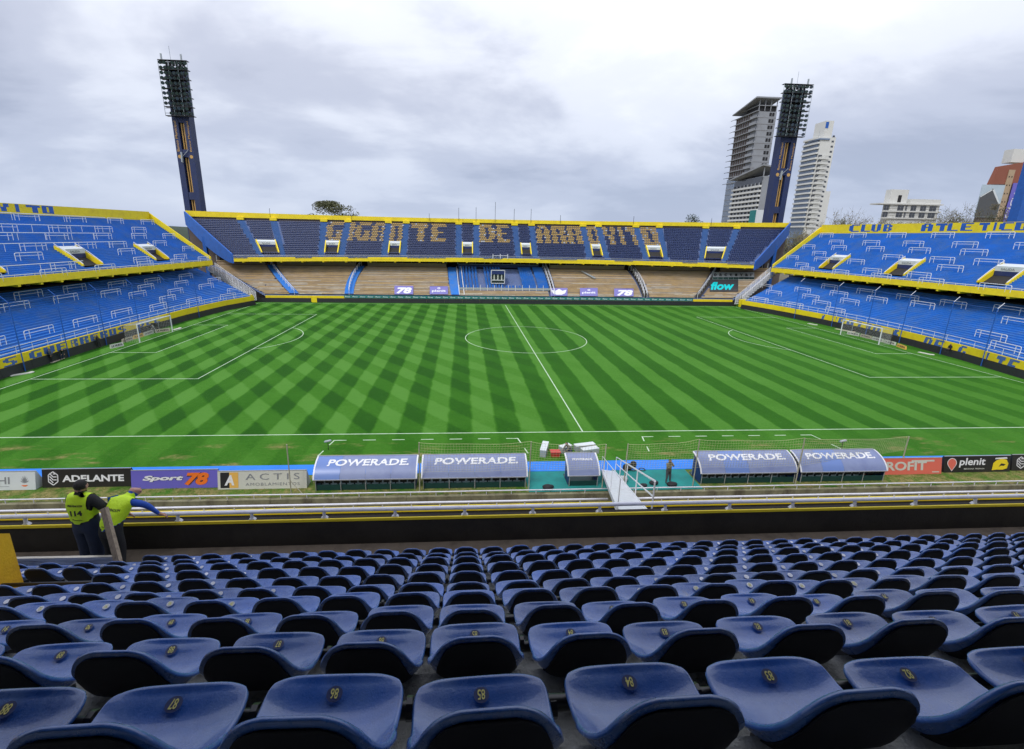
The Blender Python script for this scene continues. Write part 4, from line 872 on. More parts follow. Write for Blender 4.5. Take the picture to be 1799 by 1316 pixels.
# ---------------- white crush barriers: one mesh, copied
def barrier_mesh(ln, h=1.0):
    mb = MB(); r_ = .046; hl = ln / 2
    arc = [(-hl, 0, 0), (-hl, 0, h - .16), (-hl + .05, 0, h - .05), (-hl + .16, 0, h), (hl - .16, 0, h), (hl - .05, 0, h - .05), (hl, 0, h - .16), (hl, 0, 0)]
    mb.tube([(x, y, z) for x, y, z in arc], r_, 5); mb.tube([(-hl, 0, h * .62), (hl, 0, h * .62)], .034, 5)
    for f in (-1 / 3, 1 / 3): mb.tube([(ln * f, 0, 0), (ln * f, 0, h)], .036, 5)
    return mb.mesh('crush_barrier', 'white')
BAR = barrier_mesh(4.0)
def put_barrier(x, y, z, label, group, dy=0):
    o = bpy.data.objects.new('crush_barrier', BAR); COL.objects.link(o); o.location = (x, y, z); o.rotation_euler = (0, 0, math.pi / 2 + dy); tag(o, label, 'barrier', group)
URZ = [15.95, 14.35, 13.3, 11.9, 10.85, 9.5, 8.75]
rown = ['top row', 'second row down', 'third row down', 'fourth row down', 'fifth row down', 'sixth row down', 'bottom row']
for sx, Up, nm, fx, bx, zf, zb, vy, yf in ((-1, UpL, 'ARROYITO', -63.8, -76.3, 9.0, 17.1, [24.6, 40.1, 56.5], 71.0), (1, UpR, 'CLUB ATLETICO', 65.2, 78.0, 8.95, 17.2, [28.2, 43.6, 59.2], 74.5)):
    for k, z in enumerate(URZ):
        q = math.floor((z - zf) / ((zb - zf) / 36) + .5) / 36; x = fx + (bx - fx) * (q + .006); zz_ = zf + (zb - zf) * q
        yfar = yf + (2.5) * q - 2.6
        if sx > 0: y = (73.4 if k % 2 == 0 else 67.3) - .25 * k
        else: y = (69.6 if k % 2 == 0 else 63.2) - .3 * k
        i = 0
        while y > 10:
            clash = any(abs(y - v) < 3.9 for v in vy) and k in (3, 4, 5)
            if y < yfar and not clash:
                put_barrier(x, y, zz_, f'crush barrier, {ordn(i)} from far end, {rown[k]}, upper terrace under {nm}', f'crush barriers on the upper {"left" if sx < 0 else "right"} terrace'); i += 1
            elif y < yfar and clash:
                y2 = y + (2.1 if sx > 0 else -2.1)
                if not any(abs(y2 - v) < 3.9 for v in vy):
                    put_barrier(x, y2, zz_, f'crush barrier, {ordn(i)} from far end, {rown[k]}, upper terrace under {nm}', f'crush barriers on the upper {"left" if sx < 0 else "right"} terrace'); i += 1
            y -= 9.05
LB = [(30.3, 5.9), (37.7, 5.9), (45.5, 5.8), (53.3, 5.6), (63, 5.6), (33.6, 5.05), (41.3, 4.95), (49.3, 4.85), (58, 4.7), (67, 4.5), (45, 4.1), (53, 3.85), (61.8, 3.65), (48.6, 3.1), (65, 2.7), (22.7, 2.6), (29.7, 2.6), (36.5, 2.55), (43.8, 2.35), (52.2, 2.1), (60.6, 1.9), (22.5, 5.9), (26, 5.0), (16.4, 2.6)]
RB = [(69.7, 4.3), (64.3, 3.4), (60.6, 4.5), (63.1, 1.9), (55.8, 3.6), (55, 1.9), (51.4, 2.8), (52.3, 4.6), (47.6, 3.8), (48.5, 5.6), (46.7, 2.1), (44.1, 4.7), (36.2, 4.8), (32.7, 5.6), (25.4, 5.7), (22, 4.7), (40.3, 5.6), (21.6, 2.9), (18.0, 2.2), (57, 5.6)]
for sx, Lo, lst, nm, fr in ((-1, LoL, LB, 'left', LFR), (1, LoR, RB, 'right', RFR)):
    lst = sorted(lst, key=lambda a: -a[0]); n = len(lst)
    for i, (y, z) in enumerate(lst):
        q = math.floor((z - 1.75) / (7.1 - 1.75) * 24 + .5) / 24; t = (y + 15) / (fr[-1][0] + 15 + (73.5 - fr[-1][0]) * q); p = Lo.P(t, q + .008, 0, q)
        hgt = 'high under the overhang' if z > 5.2 else 'in the upper half' if z > 4 else 'in the middle rows' if z > 2.7 else 'low by front wall'
        p2 = Lo.P(t + .02, q + .008, 0, q); put_barrier(p.x, p.y, p.z, f'crush barrier, {ordn(i)} from far end of the {nm} lower terrace, {hgt}', f'crush barriers on the lower {nm} terrace', dy=math.atan2(p2.y - p.y, p2.x - p.x) - math.pi / 2)
# long link rails running through the left upper barriers
for k, (z, ya, yb) in enumerate(((15.95, 22, 58), (14.35, 22, 54), (13.3, 22, 50), (11.9, 22, 53), (9.5, 22, 38))):
    q = math.floor((z - 9) / (8.1 / 36) + .5) / 36; x = -63.8 - 12.5 * (q + .004); mb = MB(); zz_ = 9 + 8.1 * q
    mb.tube([(x, ya, zz_ + 1.0), (x, yb, zz_ + 1.0)], .05, 5); y = ya
    while y < yb: mb.tube([(x, y, zz_), (x, y, zz_ + 1.0)], .04, 4); y += 4.5
    tag(mb.build('link_rail', 'white'), f'long white rail linking the crush barriers, {["topmost", "second", "third", "fourth", "lowest"][k]} on the left upper terrace', 'railing')

# ---------------- the long far stand
far = thing('long_stand', 'long two tier stand opposite with GIGANTE DE ARROYITO spelled in yellow seats', 'stand', (0, 76, 0))
bow = lambda t: 1 - (2 * t - 1) ** 2
zbot = lambda t: 8.28 + .5 * bow(t) + .14 * t
FU = Tier(lambda t: (-61.6 + 123.3 * t, 76.5 + 2.6 * bow(t)), lambda t: (-78.4 + 157.2 * t, 90.3 + .6 * bow(t)), lambda t: zbot(t) + 1.12, lambda t: 18.1 - .28 * bow(t) + .3 * t, 20)
def t_of(u, v, q):   # where along the tier a sight line lands
    lo, hi = 0.0, 1.0
    for _ in range(40):
        m_ = (lo + hi) / 2
        if pj(FU.P(m_, q))[0] < u: lo = m_
        else: hi = m_
    return (lo + hi) / 2
AT = [(421.8, 456), (480, 496.8), (569, 561.7), (611.6, 597), (682.5, 673), (714, 707.6), (806, 805), (836.7, 836.7), (904, 911), (933.7, 941), (1024, 1036.7), (1051, 1068), (1116.7, 1137.6), (1158, 1173), (1240, 1232.6), (1295, 1272.6)]
kb = [0.0] + [t_of(b, 450, 0.02) for a, b in AT] + [1.0]; kt = [0.0] + [t_of(a, 393, 1.0) for a, b in AT] + [1.0]
kc = [(a + b) / 2 for a, b in zip(kb, kt)]
def interp(c, ks, vs_):
    for i in range(len(ks) - 1):
        if c <= ks[i + 1] or i == len(ks) - 2: return vs_[i] + (vs_[i + 1] - vs_[i]) * (c - ks[i]) / (ks[i + 1] - ks[i])
cb_ = lambda c: interp(c, kc, kb); ct_ = lambda c: interp(c, kc, kt); F0 = FU
FU = Tier(lambda c: F0.F(cb_(c)), lambda c: F0.B(ct_(c)), lambda c: F0.zf(cb_(c)), lambda c: F0.zb(ct_(c)), 20)
zbot0 = zbot; zbot = lambda c: zbot0(cb_(c))
ta = kc[1:-1]
hw = .0052
aisles = [(t - hw, t + hw) for t in ta]
vpairs = [(ta[i] + hw * 1.5, ta[i + 1] - hw * 1.5) for i in range(0, 16, 2)]
fholes = [(a, b, 2, 8) for a, b in vpairs]
FU.steps(far, ['step_grey_blue', 'aisle_blue'], 30, fholes, aisles)
FU.underside(far, .7)
for a, b in vpairs: vomitory(far, FU, a, b, 2 / 20, 8 / 20, (0, -1, 0), rail=False, hood=.75, over=.35)
N_ = 30; tt = [i / N_ for i in range(N_ + 1)]
wall_strip(far, 'fascia', [FU.P(t, 0)[:2] + (zbot(t),) for t in tt], [FU.P(t, 0)[:2] + (zbot(t) + .98,) for t in tt], (0, .35, 0), 'yellow')
for i in range(24):
    t = (i + .5) / 24; p = FU.P(t, 0); mb = MB(); mb.box(p.x - .2, p.x + .2, p.y + .1, p.y + 2, zbot(t) - .22, zbot(t) + .15); mb.build('beam_end', 'yellow', far)
mb = MB(); mb.tube([FU.P(t, 0, .26) for t in tt], .04, 5); 
for i in range(120): p = FU.P(i / 119, 0); mb.tube([p + Vector((0, 0, -.1)), p + Vector((0, 0, .26))], .025, 4)
mb.build('front_rail', 'grey_metal', far)
ztop = lambda c: 19.74 - .62 * bow(ct_(c)) + .1 * ct_(c)
wall_strip(far, 'parapet', [FU.P(t, 1.0)[:2] + (FU.P(t, 1).z + .28,) for t in tt], [FU.P(t, 1.0)[:2] + (ztop(t),) for t in tt], (0, .35, 0), 'yellow')
wall_strip(far, 'rear_wall', [(FU.P(t, 1).x, FU.P(t, 1).y + .36, -2.4) for t in tt], [(FU.P(t, 1).x, FU.P(t, 1).y + .36, FU.P(t, 1).z + .3) for t in tt], (0, .3, 0), 'bld_brick')
for t in ta:                                    # parapet piers over the aisles
    p = FU.P(t, .985); mb = MB(); mb.box(p.x - .85, p.x + .85, p.y - .2, p.y + .3, p.z - .1, p.z + .55); mb.build('parapet_pier', 'yellow', far)
for t, sg in ((0.0, -1), (1.0, 1)):             # blue end walls
    pts = [FU.P(t, k / 12) for k in range(13)]
    mb = MB(); top = [p + Vector((0, 0, .55 + .9 * k / 12)) for k, p in enumerate(pts)]
    bot = [FU.P(t, 0, -1.5)] + [p + Vector((0, 0, -1.75 - 1.1 * math.sin(math.pi * k / 12))) for k, p in enumerate(pts)][1:]
    th = Vector((sg * .35, 0, 0))
    for k in range(12):
        a, b, c, d_ = bot[k], bot[k + 1], top[k + 1], top[k]
        mb.quad(a, b, c, d_); mb.quad(a + th, b + th, c + th, d_ + th); mb.quad(d_, c, c + th, d_ + th); mb.quad(a, b, b + th, a + th)
    mb.quad(bot[0], top[0], top[0] + th, bot[0] + th); mb.quad(bot[-1], top[-1], top[-1] + th, bot[-1] + th); mb.build('end_wall', 'blue_paint', far)
    p = FU.P(t, .62); mb = MB(); mb.beam((p.x - sg * .1, p.y, p.z - 1.2), (p.x - sg * .1, p.y, 0), .8, .8, (0, 1, 0)); mb.build('raker_column', 'blue_paint', far)
# seats of the upper tier: navy, with yellow ones that spell the name
words = [('G', 573, 602), ('I', 609, 622), ('G', 624, 650), ('A', 653, 680), ('N', 683, 710), ('T', 722, 751), ('E', 758, 784), ('D', 842, 870), ('E', 873, 895), ('A', 942, 966), ('R', 969, 994), ('R', 997, 1022), ('O', 1030, 1057), ('Y', 1060, 1083), ('I', 1088, 1096), ('T', 1102, 1122), ('O', 1128, 1158)]
navy, yel, wht = MB(), MB(), MB()
letters = []
for ch, ua, ub in words: letters.append((ch, t_of(ua, 410, .68), t_of(ub, 410, .68)))
rngs = random.Random(3)
def cinv(x, q):
    xs_ = [FU.P(c, q).x for c in kc]
    for i in range(len(kc) - 1):
        if xs_[i] <= x <= xs_[i + 1]:
            lo, hi = kc[i], kc[i + 1]
            for _ in range(14):
                m_ = (lo + hi) / 2
                if FU.P(m_, q).x < x: lo = m_
                else: hi = m_
            return (lo + hi) / 2
    return None
for k in range(20):
    q = k / 20; x0, x1 = FU.P(0, q).x, FU.P(1, q).x; n = int((x1 - x0 - 1.2) / .52); tr = (FU.B(.5)[1] - FU.F(.5)[1]) / 20
    for i in range(n):
        t = cinv(x0 + .6 + i * .52, q)
        if t is None: continue
        
        if any(a - .0006 < t < b + .0006 for a, b in aisles): continue
        if any(h[0] - .002 < t < h[1] + .002 and h[2] <= k < h[3] + 0 for h in fholes): continue
        if k > 18: continue
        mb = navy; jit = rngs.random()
        for ch, a, b in letters:
            if a <= t < b:
                R_ = pix(ch); col = min(4, int((t - a) / (b - a) * 5)); row = int((18.0 - k) / 10.5 * 7)
                if ch == 'I': col = 2
                if 8 <= k <= 18 and 0 <= row < 7 and R_[row][col]: mb = yel if jit > .05 else wht
        p = FU.P(t, q + .040, 0, q); xx, yy_, z_ = p
        mb.box(xx - .235, xx + .235, yy_ - .20, yy_ + .20, z_ + .33, z_ + .39); mb.hexa([(xx - .215, yy_ + .13, z_ + .39), (xx + .215, yy_ + .13, z_ + .39), (xx + .215, yy_ + .18, z_ + .39), (xx - .215, yy_ + .18, z_ + .39), (xx - .20, yy_ + .22, z_ + .60), (xx + .20, yy_ + .22, z_ + .60), (xx + .20, yy_ + .26, z_ + .60), (xx - .20, yy_ + .26, z_ + .60)])
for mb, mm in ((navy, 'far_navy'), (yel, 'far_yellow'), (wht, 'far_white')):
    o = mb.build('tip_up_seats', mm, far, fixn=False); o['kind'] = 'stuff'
# lower tier
FL = Tier(lambda t: (-53.4 + 108 * t, 71.0 + .4 * bow(t)), lambda t: (-70 + 141 * t, 82.6 + .6 * bow(t)), lambda t: 1.5, lambda t: 7.2, 24)
def tl_of(u, q):
    lo, hi = 0.0, 1.0
    for _ in range(40):
        m_ = (lo + hi) / 2
        if pj(FL.P(m_, q))[0] < u: lo = m_
        else: hi = m_
    return (lo + hi) / 2
LA = [(483, 513), (640, 610), (796, 799), (955, 972), (1104, 1136), (1252, 1228)]
la = [((tl_of(a, .9)), (tl_of(b, .05))) for a, b in LA]
laz = [((a + b) / 2 - .006, (a + b) / 2 + .006) for a, b in la]
FL.steps(far, ['step_grey_blue', 'blue_step'], 30)
def slant_strip(q0, q1, ti, wd, mm, nm, dz, parent, seg=12, thick=.02):
    mb = MB()
    rowsq = []
    for i in range(seg + 1):
        q = q0 + (q1 - q0) * i / seg; t = ti[1] + (ti[0] - ti[1]) * q; p = FL.P(t, q, dz); rowsq.append([p - Vector((wd / 2, 0, 0)), p + Vector((wd / 2, 0, 0))])
    mb.grid(rowsq); mb.grid([[a - Vector((0, 0, thick)) for a in r] for r in rowsq]); return mb.build(nm, mm, parent)
for i, ti in enumerate(la):
    slant_strip(0, .95, ti, 2.0 if i in (0, 1, 2) else 1.4, 'blue_step' if i < 3 else 'concrete_dark', 'aisle', .42, far)
    if i == 2: continue
    for off in ((.0,) if i in (0, 1, 5) else (-.35, .35)):
        mb = MB(); pts = [FL.P(ti[1] + (ti[0] - ti[1]) * q, q) + Vector((off, 0, 0)) for q in [k / 10 for k in range(11)]]
        mb.tube([p + Vector((0, 0, 1.45)) for p in pts], .06, 5); mb.tube([p + Vector((0, 0, 1.0)) for p in pts], .045, 5)
        for p in pts: mb.tube([p, p + Vector((0, 0, 1.45))], .05, 4)
        mb.build('stair_rail', 'white', far)
# wooden benches in sections between the aisles
def t_aisle(i, q): return la[i][1] + (la[i][0] - la[i][1]) * q
for k in range(23):
    q = (k + .55) / 24
    bounds = [-.006] + [t_aisle(i, q) for i in range(6)] + [1.004]
    for s in range(7):
        a, b = bounds[s] + .0085, bounds[s + 1] - .0085
        if s == 3 and 4 <= k: continue
        L_ = b - a; cuts = [a] + sorted(a + L_ * rngs.random() for _ in range(2)) + [b] if k < 13 else [a, b]
        for ca, cb in zip(cuts, cuts[1:]):
            if cb - ca < .004: continue
            mb = MB(); nn = max(1, int((cb - ca) * 40)); dzr = rngs.uniform(-.02, .02)
            for j in range(nn):
                p, r2 = FL.P(ca + (cb - ca) * j / nn, q, .36 + dzr, k / 24), FL.P(ca + (cb - ca) * (j + 1) / nn, q, .36 + dzr, k / 24)
                mb.beam(p, r2, .34, .15); 
            mb.build('bench_plank', 'wood_pale' if (rngs.random() < (.42 if k < 11 else .12)) else 'wood_gold', far, fixn=False)
# blue seats of the central box
mb = MB(); nb = 0
for k in range(5, 23):
    q = k / 24; t0, t1 = t_aisle(2, q) + .012, t_aisle(3, q) - .004
    cols = [(0, .215), (.285, .49), (.5, .72) if k < 7 else None, (.72, .86) if False else (.70, .85), (.875, .995)]
    for c in cols:
        if not c: continue
        a, b = t0 + (t1 - t0) * c[0], t0 + (t1 - t0) * c[1]; n = 6
        for i in range(n):
            p = FL.P(a + (b - a) * (i + .5) / n, q + .02, 0, q); mb.box(p.x - .23, p.x + .23, p.y - .2, p.y + .2, p.z + .34, p.z + .42); mb.box(p.x - .23, p.x + .23, p.y + .18, p.y + .26, p.z + .42, p.z + .82)
mb.build('box_seats', 'blue_step', far, fixn=False)['kind'] = 'stuff'
t0, t1 = t_aisle(2, .2) + .009, t_aisle(3, .2) - .003
mb = MB(); pa, pb = FL.P(t0, .17), FL.P(t1, .17)
mb.beam(pa + Vector((0, 0, .62)), pb + Vector((0, 0, .62)), .08, .5); mb.build('box_balustrade', 'case_grey', far)
for i in range(14): mb = MB(); p = pa.lerp(pb, i / 13); mb.tube([p, p + Vector((0, 0, 1.5))], .06, 5); mb.build('box_post', 'white', far)
for a, b in ((la[2], .010), (la[2], .004)):
    pass
for tq in (la[2],):
    for off in (.9, 2.0):
        mb = MB(); mb.tube([FL.P(tq[1], .0) + Vector((off, 0, .4)), FL.P(tq[0], .92) + Vector((off, 0, .8))], .09, 5); mb.build('stair_rail', 'white', far)
# little tribune cabin in the middle of the box
cb = MB(); p = at(875, 499, Y=74.6); 
cab = thing('cabin', 'small white framed cabin in the middle of the blue central seats', 'cabin', (p.x, 75.2, p.z))
pz0, pz1 = at(875, 498, Y=75).z, at(875, 475, Y=75).z; xa, xb = at(863, 490, Y=75).x, at(886.5, 490, Y=75).x
mb = MB(); mb.box(xa, xb, 75.25, 77.6, pz0, pz1); mb.build('cabin_body', 'glass_dark', cab)
for a, b in (((xa, pz0), (xa, pz1)), ((xb, pz0), (xb, pz1)), ((xa, pz1), (xb, pz1)), ((xa, pz0), (xb, pz0)), ((xa, pz0 + .75), (xb, pz0 + .75))):
    mb = MB(); mb.beam((a[0], 75.15, a[1]), (b[0], 75.15, b[1]), .14, .14, (0, 1, 0)); mb.build('frame', 'white', cab)
mb = MB(); mb.box(xa + .1, xb - .1, 75.02, 75.2, pz1 - .95, pz1 - .1); mb.build('awning', 'navy', cab)
for f in (.22, .5, .78): mb = MB(); mb.box(xa + (xb - xa) * f - .12, xa + (xb - xa) * f + .12, 75.16, 75.24, pz0 + .8, pz1 - 1.0); mb.build('mullion', 'board_cream', cab)
# press boxes under the overhang
for s in range(7):
    q = 1.0; bounds = [.0] + [a[0] for a in la] + [1.0]
    a, b = bounds[s] + .010, bounds[s + 1] - .010; n = 3 if b - a > .08 else 2
    pa, pb = FL.P(a, 1), FL.P(b, 1)
    mb = MB(); mb.beam(pa + Vector((0, .3, .42)), pb + Vector((0, .3, .42)), .25, .75); mb.build('press_wall', 'beige' if s not in (3,) else 'navy', far)
    mb = MB(); mb.beam(pa + Vector((0, 1.8, 1.6)), pb + Vector((0, 1.8, 1.6)), .2, 2.6); mb.build('press_rear', 'dark', far)
    mb = MB(); mb.beam(pa + Vector((0, .2, .86)), pb + Vector((0, .2, .86)), .35, .12); mb.build('press_sill', 'wood_gold' if s != 3 else 'case_grey', far)
    for i in range(n * 3 + 1):
        p = pa.lerp(pb, i / (n * 3)); mb = MB(); wd_ = .10 if i % 3 else .22; mb.beam(p + Vector((0, .3, .9)), p + Vector((0, .3, 2.2)), wd_, .15, (0, 1, 0)); mb.build('press_post', 'case_grey', far)
    for i in range(n * 3):
        if rngs.random() < .72:
            p, r2 = pa.lerp(pb, (i + .12) / (n * 3)), pa.lerp(pb, (i + .88) / (n * 3)); mb = MB(); mb.beam(p + Vector((0, .5, 1.45)), r2 + Vector((0, .5, 1.45)), .03, .8); mb.build('press_window', 'glass_dark', far)
# front wall
wall_strip(far, 'front_wall', [(-53 + 107 * t, 70.6 + .4 * bow(t), 0) for t in tt], [(-53 + 107 * t, 70.6 + .4 * bow(t), 1.42) for t in tt], (0, .2, 0), 'yellow')
bd = thing('perimeter_board', 'long black perimeter board below the far stand', 'board', (0, 70.2, 0))
xs = [at(443, 535, Y=70.2).x, at(548, 535, Y=70.2).x, at(557, 535, Y=70.2).x, at(1292, 540, Y=70.2).x]
for a, b in ((xs[0], xs[1]), (xs[2], xs[3])):
    n = max(2, int((b - a) / 4)); 
    for i in range(n):
        xa, xb = a + (b - a) * i / n, a + (b - a) * (i + 1) / n; f = lambda x: 70.15 + .4 * (1 - (x / 53) ** 2); mb = MB()
        mb.hexa([(xa + .01, f(xa), 0), (xb - .01, f(xb), 0), (xb - .01, f(xb) + .2, 0), (xa + .01, f(xa) + .2, 0), (xa + .01, f(xa) + .08, .95), (xb - .01, f(xb) + .08, .95), (xb - .01, f(xb) + .16, .95), (xa + .01, f(xa) + .16, .95)]); mb.build('board_panel', 'black_board', bd)
xa, xb = at(604, 524, Y=70.4).x, at(1218, 530, Y=70.4).x; n = 48
for i in range(n):
    x = xa + (xb - xa) * i / n; wd_ = (xb - xa) / n; y = 70.42 + .4 * (1 - (x / 53) ** 2)
    t = thing('teal_board', f'small teal board lettered flow above the far black board, {ordw(i + 1)} from the left', 'board', (x, y, 1.0), 'teal boards along the far wall')
    mb = MB(); mb.box(x + .03, x + wd_ - .03, y, y + .08, 1.0, 1.62); mb.build('board_face', 'teal_board', t)
    lettering('flow', (x + .18, y - .002, 1.16), (1, 0, 0), (0, 0, 1), wd_ - .45, .34, 'board_white', t, bold=.02, shear=.15)
# banners laid over the lower seats
def banner(u0, v0, u1, v1, label, face, texts, q=.3, name='banner', cat='banner'):
    n0 = Vector((0, -(7.2 - 1.5), 11.6)).normalized(); p0 = FL.P(.5, q, .62)
    c = [onplane(u, v, p0, n0) for u, v in ((u0, v1), (u1, v1), (u1, v0), (u0, v0))]
    t = thing(name, label, cat, c[0]); mb = MB(); off = n0 * -.03; mb.hexa([p + off for p in c] + c); mb.build('cloth', face, t)
    for s, a0, b0, a1, b1, mm, bold, sh in texts:
        f = lambda a, b, z: (c[0] * (1 - a) * (1 - b) + c[1] * a * (1 - b) + c[2] * a * b + c[3] * (1 - a) * b) + n0 * (z + .01)
        lettering(s, (0, 0, 0), (1, 0, 0), (0, 1, 0), 1, 1, mm, t, bold=bold, shear=sh, warp=lambda a, b, z: f(a0 + (a1 - a0) * a, b0 + (b1 - b0) * b, z))
    return t, c, n0
banner(693, 502, 726, 517, 'violet banner with large white 78 left of the central box', 'banner_violet', [('78', .10, .08, .92, .80, 'print_white', .05, .2)])
banner(755, 503, 787, 517, 'violet banner lettered plenit left of the central box', 'banner_violet', [('plenit', .12, .22, .88, .55, 'print_white', .03, 0), ('o', .42, .62, .58, .86, 'print_white', .02, 0)])
t, c, n0 = banner(967, 506, 997, 519.5, 'violet banner with a white winged shape right of the central box', 'banner_violet', [])
mb = MB(); mb.poly([(c[0] * (1 - a) * (1 - b) + c[1] * a * (1 - b) + c[2] * a * b + c[3] * (1 - a) * b) + n0 * .02 for a, b in ((.06, .75), (.3, .62), (.5, .88), (.7, .62), (.94, .75), (.86, .3), (.66, .12), (.34, .12), (.14, .3))]); mb.build('emblem', 'print_white', t)
banner(1019, 506, 1050, 520, 'violet banner lettered plenit right of the central box', 'banner_violet', [('plenit', .12, .22, .88, .55, 'print_white', .03, 0), ('o', .42, .62, .58, .86, 'print_white', .02, 0)])
banner(1079, 507, 1113, 520.5, 'violet banner with large white 78 right of the central box', 'banner_violet', [('78', .14, .06, .96, .80, 'print_white', .05, .2)])
banner(1247, 491, 1297, 512, 'black banner lettered flow in turquoise over the right end seats', 'banner_black', [('flow', .03, .12, .86, .78, 'banner_teal', .04, .2)], q=.5)
t, c, n0 = banner(1252, 478, 1325, 491.5, 'row of white letter panels spelling activar above the flow banner', 'board_white', [], q=.75)
for i, ch in enumerate(['o'] + list('activar')):
    a0 = i / 8; f = lambda a, b, z: (c[0] * (1 - a) * (1 - b) + c[1] * a * (1 - b) + c[2] * a * b + c[3] * (1 - a) * b) + n0 * (z + .02)
    lettering(ch, (0, 0, 0), (1, 0, 0), (0, 1, 0), 1, 1, 'ink', t, bold=.03, warp=lambda a, b, z: f(a0 + .03 + .065 * a, .45 + .35 * b, z))
    mb = MB(); mb.poly([f(a0 + .003, .04, 0), f(a0 + .122, .04, 0), f(a0 + .122, .32, 0), f(a0 + .003, .32, 0)]); mb.build('panel_foot', 'teal_dark', t)
n0 = Vector((0, -5.7, 11.6)).normalized(); p0 = FL.P(.5, .7, .7)
mb = MB(); mb.beam(onplane(1022, 476, p0, n0), onplane(1046, 489, p0, n0), .85, .12); tag(mb.build('loose_panel', 'case_grey'), 'loose grey panel lying aslant on the upper benches', 'panel')
# corner stairs with many white rails
def corner_stair(ub, vb, ut, vt, label, s):
    a = at(ub, vb, Y=69.6); b = at(ut, vt, Y=75.5); t = thing('corner_staircase', label, 'staircase', a, 'white staircases in the stadium corners')
    sd_ = Vector((1.1 * s, .45, 0))
    mb = MB(); mb.grid([[a.lerp(b, k / 14) - sd_, a.lerp(b, k / 14) + sd_ * .9] for k in range(15)]); mb.build('flight', 'case_grey', t)
    for k in range(14):
        p = a.lerp(b, k / 14); mb = MB(); mb.beam(p - sd_ + Vector((0, 0, .06)), p + sd_ * .9 + Vector((0, 0, .06)), .35, .05); mb.build('stair_tread', 'white', t)
    for side in (-1, .9):
        for h in (.3, .6, .9, 1.2, 1.5, 1.85): mb = MB(); mb.tube([a + sd_ * side + Vector((0, 0, h)), b + sd_ * side + Vector((0, 0, h))], .05, 4); mb.build('stair_rail', 'white', t)
        for k in range(8): p = a.lerp(b, k / 7) + sd_ * side; mb = MB(); mb.tube([p, p + Vector((0, 0, 1.85))], .06, 4); mb.build('stair_post', 'white', t)
corner_stair(443, 527, 372, 476, 'white railed staircase in the far left corner', -1)
corner_stair(1297, 534, 1357, 483, 'white railed staircase in the far right corner', 1)
for u, v, lb in ((440, 540, 'left'), (1304, 545, 'right')):
    p = at(u, v, Y=69.2); mb = MB(); mb.box(p.x - .9, p.x + .6, 68.9, 69.6, 0, 1.7); o = mb.build('corner_block', 'yellow', loc=(p.x, 69.2, 0)); tag(o, f'yellow painted block in the far {lb} corner of the pitch', 'block')
p = at(552.5, 533, Y=70.4); mb = MB(); mb.box(p.x - .55, p.x + .55, 70.4, 70.6, .0, 1.25); mb.box(p.x - .62, p.x - .52, 70.3, 70.5, 0, 1.4); mb.box(p.x + .52, p.x + .62, 70.3, 70.5, 0, 1.4)
tag(mb.build('gate', 'yellow', loc=(p.x, 70.4, 0)), 'small yellow gate in the gap of the far black board', 'gate')
# thin poles on the far parapet
for i, (u, v) in enumerate(((473, 366), (616, 361), (754, 375), (806, 365), (836.5, 364), (870.5, 355), (903.7, 367), (933.5, 367), (985, 378), (1114, 380), (1251, 383))):
    p = at(u, v, Y=90.5); q = FU.P(t_of(u, 390, 1), 1); mb = MB(); mb.tube([(p.x, 90.55, q.z + .5), (p.x, 90.55, p.z)], .05, 5)
    tag(mb.build('thin_mast', 'steel_dark', loc=(p.x, 90.55, q.z)), f'thin bare mast on the far yellow parapet, {ordn(i)} from the left', 'mast', 'thin masts on the far parapet')
mb = MB()
for u in (866, 879, 892): p = at(u, 452, Y=79.0); mb.tube([(p.x, 79.0, p.z - .4), (p.x, 79.0, p.z + .75)], .09, 5)
pa, pb = at(866, 449, Y=79.0), at(892, 449, Y=79.0); mb.tube([pa, pb], .05, 5)
tag(mb.build('camera_rail', 'white', loc=(pa.x, 79, pa.z - .5)), 'short white railing at the front of the far upper tier', 'railing')

# ================================================================== PEOPLE
from mathutils.bvhtree import BVHTree
BONES = [('pelvis', 'waist'), ('waist', 'chest'), ('chest', 'neck'), ('neck', 'headb'), ('headb', 'head'), ('head', 'crown'),
         ('chest', 'shL'), ('shL', 'elL'), ('elL', 'wrL'), ('wrL', 'haL'), ('chest', 'shR'), ('shR', 'elR'), ('elR', 'wrR'), ('wrR', 'haR'),
         ('pelvis', 'hipL'), ('hipL', 'knL'), ('knL', 'anL'), ('anL', 'toL'), ('pelvis', 'hipR'), ('hipR', 'knR'), ('knR', 'anR'), ('anR', 'toR')]
RAD = dict(pelvis=.150, waist=.145, chest=.165, neck=.066, headb=.090, head=.118, crown=.092, shL=.082, shR=.082, elL=.052, elR=.052, wrL=.034, wrR=.034, haL=.036, haR=.036,
           hipL=.105, hipR=.105, knL=.068, knR=.068, anL=.046, anR=.046, toL=.040, toR=.040)
def base_pose():
    p = dict(pelvis=(0, 0, .95), waist=(0, 0, 1.10), chest=(0, 0, 1.31), neck=(0, -.01, 1.48), headb=(0, .015, 1.56), head=(0, .02, 1.645), crown=(0, .012, 1.70))
    for s, k in ((-1, 'L'), (1, 'R')):
        p.update({'sh' + k: (s * .185, 0, 1.42), 'el' + k: (s * .235, -.02, 1.13), 'wr' + k: (s * .24, .06, .89), 'ha' + k: (s * .238, .085, .81),
                  'hip' + k: (s * .095, 0, .88), 'kn' + k: (s * .105, .02, .50), 'an' + k: (s * .11, -.02, .09), 'to' + k: (s * .125, .12, .05)})
    return p
